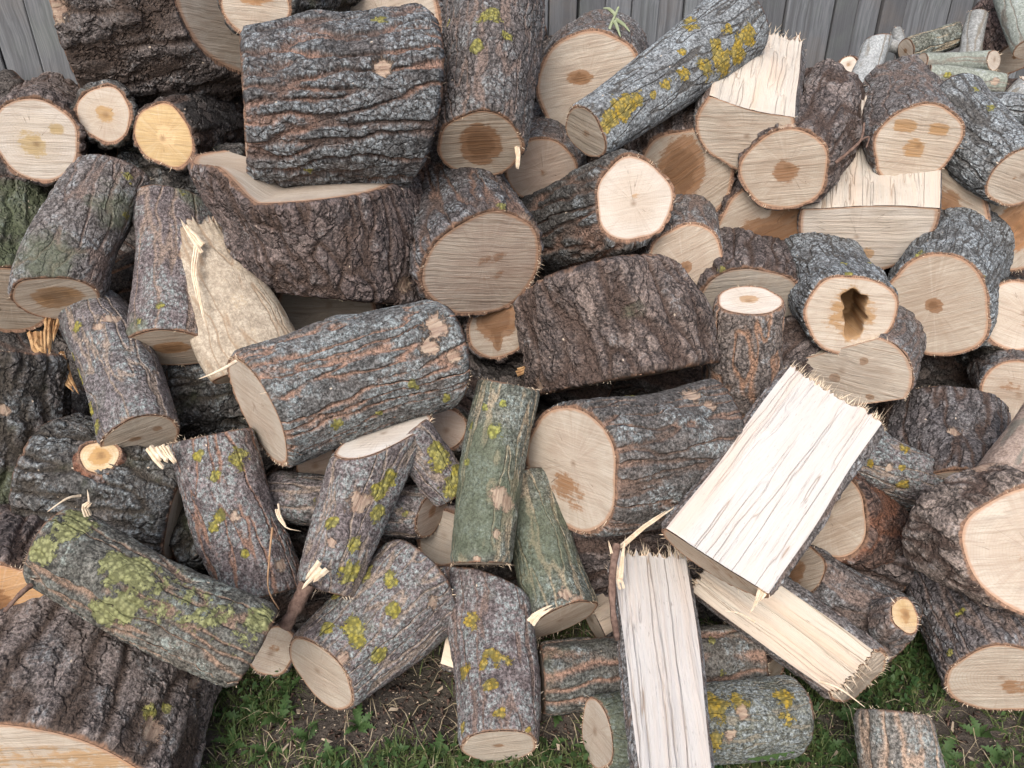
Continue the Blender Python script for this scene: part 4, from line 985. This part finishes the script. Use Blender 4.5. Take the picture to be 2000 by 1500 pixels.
branch('slender grey stick leaning on the fence behind the pale upright branch', (1752, 60, .03), (1785, 190, .03), (20, 24), **SM)
branch('thin bare stick crossing behind the log with two ear shaped stains', (1850, 125, .05), (1720, 82, .05), (22, 20), **SM)

# ------------------------------------------------------------------ filler logs in extra dark bark, added so the gaps look dark
rng = random.Random(77)
gi = -1
SEEN = {0, 1, 2, 3, 4, 5, 6, 7, 9, 11, 12, 13, 14, 16, 17, 25, 27, 28, 29, 30, 32, 33, 36, 37, 38, 39, 40, 41, 42, 43, 44, 45, 48, 50, 51, 52, 53, 56, 60, 62, 63, 64, 65, 73, 74, 75, 76, 78, 79, 80}      # the others lie wholly behind their neighbours
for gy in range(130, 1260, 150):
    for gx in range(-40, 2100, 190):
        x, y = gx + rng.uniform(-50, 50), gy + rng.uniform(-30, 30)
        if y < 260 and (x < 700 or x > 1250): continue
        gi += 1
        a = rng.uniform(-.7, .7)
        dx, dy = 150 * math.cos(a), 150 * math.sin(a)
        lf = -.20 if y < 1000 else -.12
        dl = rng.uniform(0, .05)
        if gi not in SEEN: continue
        log('dark filler log deep inside the heap, added to keep the gaps between logs dark', (x - dx, y - dy, lf), (x + dx, y + dy, lf - dl), (150, 150), group='filler logs added deep inside the heap', bark='scaly', bover=dict(dark=(.04, .034, .03), light=(.09, .075, .066)), fr=(0, 0), rings=4, dens=.4, fa=dict(wood='tan'), fb=dict(wood='tan'))


# ------------------------------------------------------------------ splinters, twigs, chips
def ribbon(name, label, cat, pts, width, mat, taper=.15, thick=.35, group=None, seed=1):
    if mat in (M_FIBRE, M_ROT) and width > .0085:
        return sliver(name, label, cat, pts, width, mat, taper, group)
    return ribbon1(name, label, cat, pts, width, mat, taper, thick, group, seed)


_sl = [0]


def sliver(name, label, cat, pts, width, mat, taper, group):
    """a torn piece: a flat bundle of angular strands of unequal length"""
    _sl[0] += 1
    r_ = random.Random(_sl[0])
    P_ = np.array(pts, float); n = 9
    s = np.linspace(0, len(P_) - 1, n)
    C_ = np.stack([np.interp(s, np.arange(len(P_)), P_[:, q]) for q in range(3)], -1)
    V, Fc = [], []
    ns = max(3, int(width / .0075))
    L_ = np.linalg.norm(C_[-1] - C_[0])
    for k_ in range(ns):
        u = (k_ + .5) / ns - .5
        i0, i1 = (r_.choice((0, 0, 1)), n - r_.choice((0, 0, 1, 2, 3)))
        dz = r_.uniform(-.12, .12) * width
        q0 = len(V)
        for i in range(i0, i1):
            f = i / (n - 1)
            tg = nrm(C_[min(i + 1, n - 1)] - C_[max(i - 1, 0)]); vd = nrm(CAM - C_[i])
            sx = nrm(np.cross(tg, vd)); sy = np.cross(sx, tg)
            wf = 1 - (1 - taper) * f ** 1.3
            c = C_[i] + sx * (u * width * wf + r_.gauss(0, .025) * width) + sy * (dz + r_.gauss(0, .03) * width)
            hw = width / ns * .6 * wf * (1 if i < i1 - 1 else .15); ht = hw * r_.uniform(.5, 1.3)
            V += [c - sx * hw, c + sy * ht, c + sx * hw, c - sy * ht]
        m_ = i1 - i0
        for i in range(m_ - 1):
            for j in range(4):
                j2 = (j + 1) % 4
                Fc.append((q0 + i * 4 + j, q0 + i * 4 + j2, q0 + (i + 1) * 4 + j2, q0 + (i + 1) * 4 + j))
        Fc.append((q0, q0 + 1, q0 + 2, q0 + 3)); Fc.append(tuple(q0 + (m_ - 1) * 4 + j for j in (3, 2, 1, 0)))
    base = np.array(C_[0])
    o = link(name, new_mesh(name, np.array(V) - base, Fc, mat, smooth=False)); o.location = base
    return tag(o, label, cat, group)


def ribbon1(name, label, cat, pts, width, mat, taper=.15, thick=.35, group=None, seed=1):
    """a curved sliver with an oval section through 3-D points"""
    P_ = np.array(pts, float)
    n = 14
    s = np.linspace(0, len(P_) - 1, n)
    C_ = np.zeros((n, 3))
    for i, u in enumerate(s):                           # Catmull-Rom
        j = min(int(u), len(P_) - 2); f = u - j
        p0, p1, p2, p3 = P_[max(j - 1, 0)], P_[j], P_[j + 1], P_[min(j + 2, len(P_) - 1)]
        C_[i] = .5 * (2 * p1 + (p2 - p0) * f + (2 * p0 - 5 * p1 + 4 * p2 - p3) * f ** 2 + (3 * p1 - p0 - 3 * p2 + p3) * f ** 3)
    r_ = random.Random(seed)
    V, Fc, m_ = [], [], 6
    for i in range(n):
        tg = nrm(C_[min(i + 1, n - 1)] - C_[max(i - 1, 0)])
        vdir = nrm(CAM - C_[i])
        sx = nrm(np.cross(tg, vdir)); sy = np.cross(sx, tg)
        w_ = width / 2 * (1 - (1 - taper) * (i / (n - 1)) ** 1.5) * r_.uniform(.85, 1.15)
        for j in range(m_):
            a = 2 * math.pi * j / m_
            V.append(C_[i] + sx * w_ * math.cos(a) + sy * w_ * thick * math.sin(a))
    for i in range(n - 1):
        for j in range(m_):
            j2 = (j + 1) % m_
            Fc.append((i * m_ + j, i * m_ + j2, (i + 1) * m_ + j2, (i + 1) * m_ + j))
    Fc.append(tuple(range(m_))); Fc.append(tuple((n - 1) * m_ + j for j in reversed(range(m_))))
    base = np.array(C_[0])
    o = link(name, new_mesh(name, np.array(V) - base, Fc, mat))
    o.location = base
    return tag(o, label, cat, group)


M_TWIG = plain_mat('twig_bark', (.10, .06, .045), (.20, .13, .10), 120., .8, (1, 1, 1), 0., .002)
M_STALK = plain_mat('green_stalk', (.22, .26, .14), (.30, .33, .22), 60., .6)
M_ROT = plain_mat('brown_rotten_wood', (.26, .13, .055), (.50, .32, .16), 55., .85, (1, 1, .4), 0., .004)
SPG = 'torn slivers of wood lying on the logs'


def A3(l): return [at(*p) for p in l]


ribbon('wood_splinter', 'long pale sliver between the thick pale ended log and the big white split log', 'splinter', A3([(1195, 1085, .22), (1250, 1035, .24), (1310, 993, .28), (1335, 980, .29)]), .009, M_FIBRE, .3, group=SPG)
ribbon('wood_splinter', 'white sliver hooked over the end of the fissured log in the middle', 'splinter', A3([(462, 705, .36), (440, 718, .37), (410, 732, .37), (388, 740, .36)]), .006, M_FIBRE, .1, group=SPG)
ribbon('wood_splinter', 'thin white sliver sticking up by the lichen covered log', 'splinter', A3([(158, 968, .33), (130, 974, .35), (92, 1000, .36)]), .0045, M_FIBRE, .3, group=SPG)
ribbon('wood_splinter', 'white curl of wood at the upper end of the lichen covered log', 'splinter', A3([(172, 1008, .37), (165, 990, .39), (178, 980, .40), (172, 955, .40)]), .011, M_FIBRE, .4, group=SPG)
ribbon('wood_splinter', 'curled white strip on the slanting lichen spotted log', 'splinter', A3([(540, 985, .21), (545, 1010, .22), (560, 1032, .23), (588, 1038, .22)]), .009, M_FIBRE, .2, group=SPG)
ribbon('wood_splinter', 'pale vine like strip hanging down the slanting lichen spotted log', 'splinter', A3([(532, 1030, .22), (526, 1090, .22), (524, 1150, .22), (545, 1190, .22)]), .0035, M_FIBRE_DK, .6, .8, group=SPG)
ribbon('wood_splinter', 'flat white sliver hanging from the upright dark grey log', 'splinter', A3([(1008, 272, .27), (1012, 305, .27), (1010, 338, .265)]), .012, M_FIBRE, .5, group=SPG)
ribbon('wood_splinter', 'broad white chip hanging from the purple grey log', 'splinter', A3([(295, 872, .24), (312, 895, .24), (325, 912, .235)]), .022, M_FIBRE, .85, .3, group=SPG)
ribbon('wood_splinter', 'small white chip hanging beside the broad one on the purple grey log', 'splinter', A3([(318, 868, .245), (330, 888, .24), (343, 905, .235)]), .014, M_FIBRE, .5, .3, group=SPG)
ribbon('wood_splinter', 'loose dark bark strip peeling off the tall white split log', 'splinter', A3([(1205, 1062, .25), (1196, 1120, .26), (1197, 1190, .25), (1206, 1250, .24)]), .014, M_TWIG, .7, .3, group=SPG)
ribbon('wood_splinter', 'sharp white spike at the top of the tall white split log', 'splinter', A3([(1215, 1150, .24), (1200, 1100, .25), (1188, 1055, .26)]), .012, M_FIBRE, .1, group=SPG)
ribbon('wood_splinter', 'second white spike beside the sharp one on the tall white split log', 'splinter', A3([(1212, 1130, .25), (1216, 1085, .25), (1222, 1045, .26)]), .009, M_FIBRE, .1, group=SPG)
ribbon('wood_splinter', 'pointed pale tongue hanging from the big bright white split log', 'splinter', A3([(1500, 1120, .31), (1490, 1150, .31), (1480, 1175, .30), (1464, 1202, .29)]), .022, M_FIBRE, .05, .3, group=SPG)
ribbon('wood_splinter', 'white lip torn off the foot of the green grey log', 'splinter', A3([(1032, 1222, .20), (1050, 1200, .215), (1080, 1184, .22)]), .017, M_FIBRE, .4, .4, group=SPG)
ribbon('wood_splinter', 'white whisker on the slender split log, near its end', 'splinter', A3([(1600, 1330, .19), (1640, 1345, .20), (1690, 1382, .19)]), .005, M_FIBRE, .1, group=SPG)
ribbon('wood_splinter', 'white whisker lifting off the bark side of the slender split log', 'splinter', A3([(1475, 1215, .20), (1445, 1198, .22), (1415, 1193, .22)]), .004, M_FIBRE, .2, group=SPG)
ribbon('wood_splinter', 'torn white stump of a twig at the lower end of the forked branch', 'splinter', A3([(632, 1105, .26), (612, 1125, .26), (590, 1150, .25)]), .026, M_FIBRE, .4, .5, group=SPG)
ribbon('wood_splinter', 'dark twig end leaving the foot of the forked branch', 'splinter', A3([(600, 1140, .24), (578, 1185, .23), (555, 1228, .22)]), .026, M_TWIG, .8, .9, group=SPG)
ribbon('wood_splinter', 'ragged white splinter on top of the torn bare slab', 'splinter', A3([(400, 490, .25), (372, 455, .26), (350, 424, .26)]), .020, M_FIBRE, .1, .3, group=SPG)
ribbon('wood_splinter', 'thin white splinter running down the torn bare slab', 'splinter', A3([(385, 480, .25), (378, 530, .26), (392, 600, .255), (408, 660, .24)]), .012, M_FIBRE, .4, .3, group=SPG)
ribbon('broken_wood', 'jagged orange brown broken wood beside the dark upright trunk', 'broken wood', A3([(105, 612, .12), (98, 650, .15), (92, 715, .16)]), .030, M_ROT, .3, .6)
ribbon('broken_wood', 'lower jagged brown stake leaning below the orange brown broken wood', 'broken wood', A3([(112, 690, .12), (130, 740, .13), (152, 770, .13)]), .026, M_ROT, .2, .5)
ribbon('broken_wood', 'short rotten brown block beside the orange brown broken wood', 'broken wood', A3([(70, 650, .13), (75, 680, .14), (88, 690, .14)]), .028, M_ROT, .6, .6)
ribbon('twig', 'thin brown twig bridging the knobbly log and the log with two ear shaped stains', 'twig', A3([(1632, 318, .27), (1660, 295, .29), (1682, 272, .30), (1688, 240, .30)]), .008, M_TWIG, .6, .9)
ribbon('twig', 'short side shoot of the thin brown twig', 'twig', A3([(1680, 274, .30), (1697, 268, .30), (1692, 288, .29)]), .005, M_TWIG, .6, .9)
ribbon('twig', 'broken twig under the end of the lichen covered log', 'twig', A3([(62, 1142, .34), (40, 1160, .35), (8, 1195, .35)]), .009, M_TWIG, .6, .9)
ribbon('bark_flake', 'orange bark flake lying in the dark gap beside the algae green log', 'bark flake', A3([(1008, 728, .06), (1024, 722, .062), (1042, 718, .06)]), .017, M_ROT, .6, .25)

# a green sprout growing from the log under the golden lichen log
sp = bpy.data.objects.new('sprout', None); COL.objects.link(sp)
b0 = at(1185, 72, .17); sp.location = b0
tag(sp, 'small pale green sprout with narrow leaves on the log by the fence', 'sprout')


def part_ribbon(name, pts, width, mat, taper, thick, parent, base):
    o = ribbon(name, None, None, pts, width, mat, taper, thick)
    o.parent = parent; o.location = np.array(pts[0]) - base
    return o


part_ribbon('stem', A3([(1185, 72, .17), (1195, 45, .175), (1208, 14, .18)]), .009, M_STALK, .7, .9, sp, b0)
for pts in ([(1203, 30, .18), (1190, 18, .185), (1178, 16, .19)], [(1200, 40, .18), (1206, 55, .19), (1212, 72, .19)], [(1202, 38, .18), (1218, 48, .19), (1230, 62, .19)]):
    part_ribbon('leaf', A3(pts), .011, M_STALK, .2, .2, sp, b0)


# ------------------------------------------------------------------ grass and weeds
def leaf_mat(name, c1, c2, tr=.25):
    return plain_mat(name, c1, c2, 35., .55, (1, 1, 1), tr)


M_GRASS = leaf_mat('grass_blades', (.065, .100, .030), (.150, .180, .068))
M_LEAF = leaf_mat('small_leaves', (.030, .070, .022), (.075, .125, .040))
M_STRAW = plain_mat('dry_straw', (.30, .24, .15), (.42, .35, .24), 50., .8)
M_WEED = leaf_mat('weed_leaves', (.045, .095, .030), (.090, .145, .050))


def scatter(n, seed, bare):
    r = np.random.RandomState(seed)
    x, y = r.normal(.15, .62, n), r.uniform(.5, 1.32, n)
    f = hnoise(x * 1.0, y * 1.0, 21) / .02 + r.normal(0, .35, n)
    for (bx, by, br) in BARE:
        f -= 1.7 * np.exp(-((x - bx) ** 2 + (y - by) ** 2) / br ** 2)
    keep = f > bare
    return x[keep], y[keep], r


BARE = [(*at(790, 1330)[:2], .10), (*at(640, 1370)[:2], .09), (*at(700, 1440)[:2], .05), (*at(1880, 1420)[:2], .08), (*at(1090, 1430)[:2], .04), (*at(860, 1400)[:2], .05), (*at(1640, 1420)[:2], .05)]


def strip_field(name, label, cat, n, seed, bare, lmin, lmax, wmin, wmax, lean, mat, flat=False):
    x, y, r = scatter(n, seed, bare)
    m_ = len(x)
    z = ground_z(x, y)
    az = r.uniform(0, 2 * math.pi, m_); ln = r.uniform(lmin, lmax, m_); wd = r.uniform(wmin, wmax, m_)
    le = np.abs(r.normal(0, lean, m_)) + (1.2 if flat else 0)
    d = np.stack([np.cos(az), np.sin(az), np.zeros(m_)], -1)
    s = np.stack([-np.sin(az), np.cos(az), np.zeros(m_)], -1)
    up = np.array([0, 0, 1.])
    b = np.stack([x, y, z + (.006 if flat else -.003)], -1)
    pts = []
    for u, wf in ((0, .7), (.4, 1.), (.75, .7), (1., .04)):
        ang = np.minimum(le * (.3 + u), 1.75)
        c = b + (d * np.sin(ang)[:, None] + up * np.cos(ang)[:, None]) * (ln * u)[:, None]
        c[:, 2] = np.maximum(c[:, 2], z + .003)
        pts.append((c - s * (wd * wf / 2)[:, None], c + s * (wd * wf / 2)[:, None]))
    V = np.concatenate([np.stack([a, c], 1)[:, :, :] for a, c in pts], 1).reshape(-1, 3)
    o_ = np.arange(m_)[:, None] * 8
    q = np.concatenate([o_ + np.array([[2 * i, 2 * i + 1, 2 * i + 3, 2 * i + 2]]) for i in range(3)], 0)
    tag(link(name, new_mesh(name, V, q, mat)), label, cat, kind='stuff')


strip_field('grass', 'short tufty grass at the foot of the firewood heap', 'grass', 70000, 1, -.5, .012, .050, .0012, .0032, .7, M_GRASS)
strip_field('dry_straw', 'dry straw and dead blades strewn in the grass', 'straw', 2600, 2, -1.6, .02, .09, .0008, .0018, .3, M_STRAW, True)


def leaf_field(n, seed):
    x, y, r = scatter(n, seed, .05)
    m_ = len(x)
    z = ground_z(x, y) + r.uniform(.004, .035, m_)
    az = r.uniform(0, 2 * math.pi, m_); ln = r.uniform(.007, .018, m_); wd = ln * r.uniform(.35, .6, m_); ti = r.normal(.25, .4, m_)
    d = np.stack([np.cos(az) * np.cos(ti), np.sin(az) * np.cos(ti), np.sin(ti)], -1)
    s = np.stack([-np.sin(az), np.cos(az), r.normal(0, .3, m_)], -1)
    b = np.stack([x, y, z], -1)
    fold = np.array([0, 0, 1.]) * .25
    V = np.stack([b, b + d * (ln * .3)[:, None] + (s + fold) * (wd / 2)[:, None], b + d * (ln * .7)[:, None] + (s + fold) * (wd * .42)[:, None], b + d * ln[:, None],
                  b + d * (ln * .7)[:, None] - (s - fold) * (wd * .42)[:, None], b + d * (ln * .3)[:, None] - (s - fold) * (wd / 2)[:, None]], 1).reshape(-1, 3)
    o_ = np.arange(m_)[:, None] * 6
    q = np.concatenate([o_ + np.array([[0, 1, 2, 3]]), o_ + np.array([[0, 3, 4, 5]])], 0)
    tag(link('ground_cover', new_mesh('ground_cover', V, q, M_LEAF)), 'small dark green leaves creeping through the grass', 'ground cover', kind='stuff')


leaf_field(30000, 4)

# broad leaved weeds, each a plant with its leaves
leaf_me = []
for q in range(3):
    r_ = random.Random(q + 9)
    V, Fc, n = [], [], 13
    for i in range(n + 1):
        u = i / n
        w_ = (.17 * math.sin(math.pi * min(1, u ** .9)) * (1 + .45 * (-1) ** i) + .02 * (1 - u)) * (0.08 if i == n else 1)
        zz = .34 * math.sin(u * 2.1) - .10 * u * u
        V += [(-w_, u, zz + abs(w_) * .35), (0, u, zz), (w_, u, zz + abs(w_) * .35)]
    for i in range(n):
        a = i * 3
        Fc += [(a, a + 1, a + 4, a + 3), (a + 1, a + 2, a + 5, a + 4)]
    leaf_me.append(new_mesh('leaf', V, Fc, M_WEED))
rng = random.Random(31)
for i, (px, py, sz) in enumerate([(500, 1345, .06), (478, 1395, .055), (545, 1400, .06), (600, 1440, .06), (520, 1465, .05), (650, 1480, .055), (700, 1420, .045), (760, 1470, .05), (850, 1480, .05), (450, 1440, .05), (560, 1335, .045),
                                  (1085, 1400, .05), (1075, 1460, .05), (1420, 1480, .045), (1545, 1488, .05), (1610, 1460, .05), (1660, 1400, .045), (1730, 1320, .04), (1790, 1300, .045), (1850, 1460, .05), (1920, 1430, .055), (1960, 1470, .05), (1830, 1350, .04), (1640, 1490, .05)]):
    p = at(px, py, 0.); p[2] = float(ground_z(p[0], p[1]))
    e = bpy.data.objects.new('weed', None); COL.objects.link(e); e.location = p
    tag(e, 'low broad leaved weed rosette growing in the grass by the heap', 'weed', 'broad leaved weeds in the grass')
    nl = rng.randrange(5, 9)
    for j in range(nl):
        o = link('leaf', leaf_me[rng.randrange(3)], e)
        s_ = sz * rng.uniform(.45, .95)
        o.scale = (s_, s_, s_); o.rotation_euler = (rng.uniform(-.1, .9), rng.uniform(-.5, .5), 6.283 * j / nl + rng.uniform(-.3, .3))
p = at(1490, 1470, .02)
o = link('fallen_leaf', leaf_me[0]); o.location = at(1460, 1484, .055); o.scale = (.05, .10, .02); o.rotation_euler = (.05, .1, R(-80))
tag(o, 'single long green leaf lying before the golden lichen patched log', 'leaf')

# sawdust and bark crumbs
def crumbs(name, label, cat, n, seed, smin, smax, mat):
    r = np.random.RandomState(seed)
    x, y = r.normal(.1, .55, n), r.uniform(.55, 1.35, n)
    z = ground_z(x, y) + r.uniform(.002, .010, n)
    b = np.stack([x, y, z], -1)
    V = np.stack([b + r.normal(0, 1, (n, 3)) * (r.uniform(smin, smax, n)[:, None]) * np.array([1, 1, .45]) for _ in range(4)], 1).reshape(-1, 3)
    o_ = np.arange(n)[:, None] * 4
    q = np.concatenate([o_ + np.array([[0, 1, 2]]), o_ + np.array([[0, 2, 3]]), o_ + np.array([[0, 3, 1]]), o_ + np.array([[1, 3, 2]])], 0)
    tag(link(name, new_mesh(name, V, q, mat, False)), label, cat, kind='stuff')


crumbs('sawdust', 'pale sawdust and tiny chips strewn over the soil', 'sawdust', 5000, 61, .0008, .0028, M_FIBRE)
crumbs('bark_crumbs', 'brown bark crumbs littering the soil before the heap', 'bark litter', 7000, 62, .0015, .006, M_TWIG)

# wood chips on the ground
M_CHIP = plain_mat('wood_chip', (.30, .23, .16), (.44, .36, .27), 80., .8)
for i, (px, py) in enumerate([(585, 1400), (640, 1455), (770, 1400), (860, 1350), (1090, 1470), (1630, 1480), (1860, 1420), (1900, 1480), (560, 1470)]):
    p = at(px, py, 0.); 
    if p[2] > .05: continue
    p[2] = float(ground_z(p[0], p[1])) + .022
    l, w_, t_ = rng.uniform(.006, .013), rng.uniform(.002, .0045), .0012
    V = [(-l, -w_, 0), (l * .8, -w_ * .6, 0), (l, w_ * .5, 0), (-l * .6, w_, 0), (-l, -w_, t_), (l * .8, -w_ * .6, t_ * 1.5), (l, w_ * .5, t_), (-l * .6, w_, t_ * .6)]
    o = link('wood_chip', new_mesh('wood_chip', V, [(3, 2, 1, 0), (4, 5, 6, 7), (0, 1, 5, 4), (1, 2, 6, 5), (2, 3, 7, 6), (3, 0, 4, 7)], M_CHIP, False))
    o.location = p; o.rotation_euler = (rng.uniform(-.4, .4), rng.uniform(-.4, .4), rng.uniform(0, 6))
    tag(o, 'tiny pale wood chip lying in the grass', 'wood chip', 'wood chips in the grass')
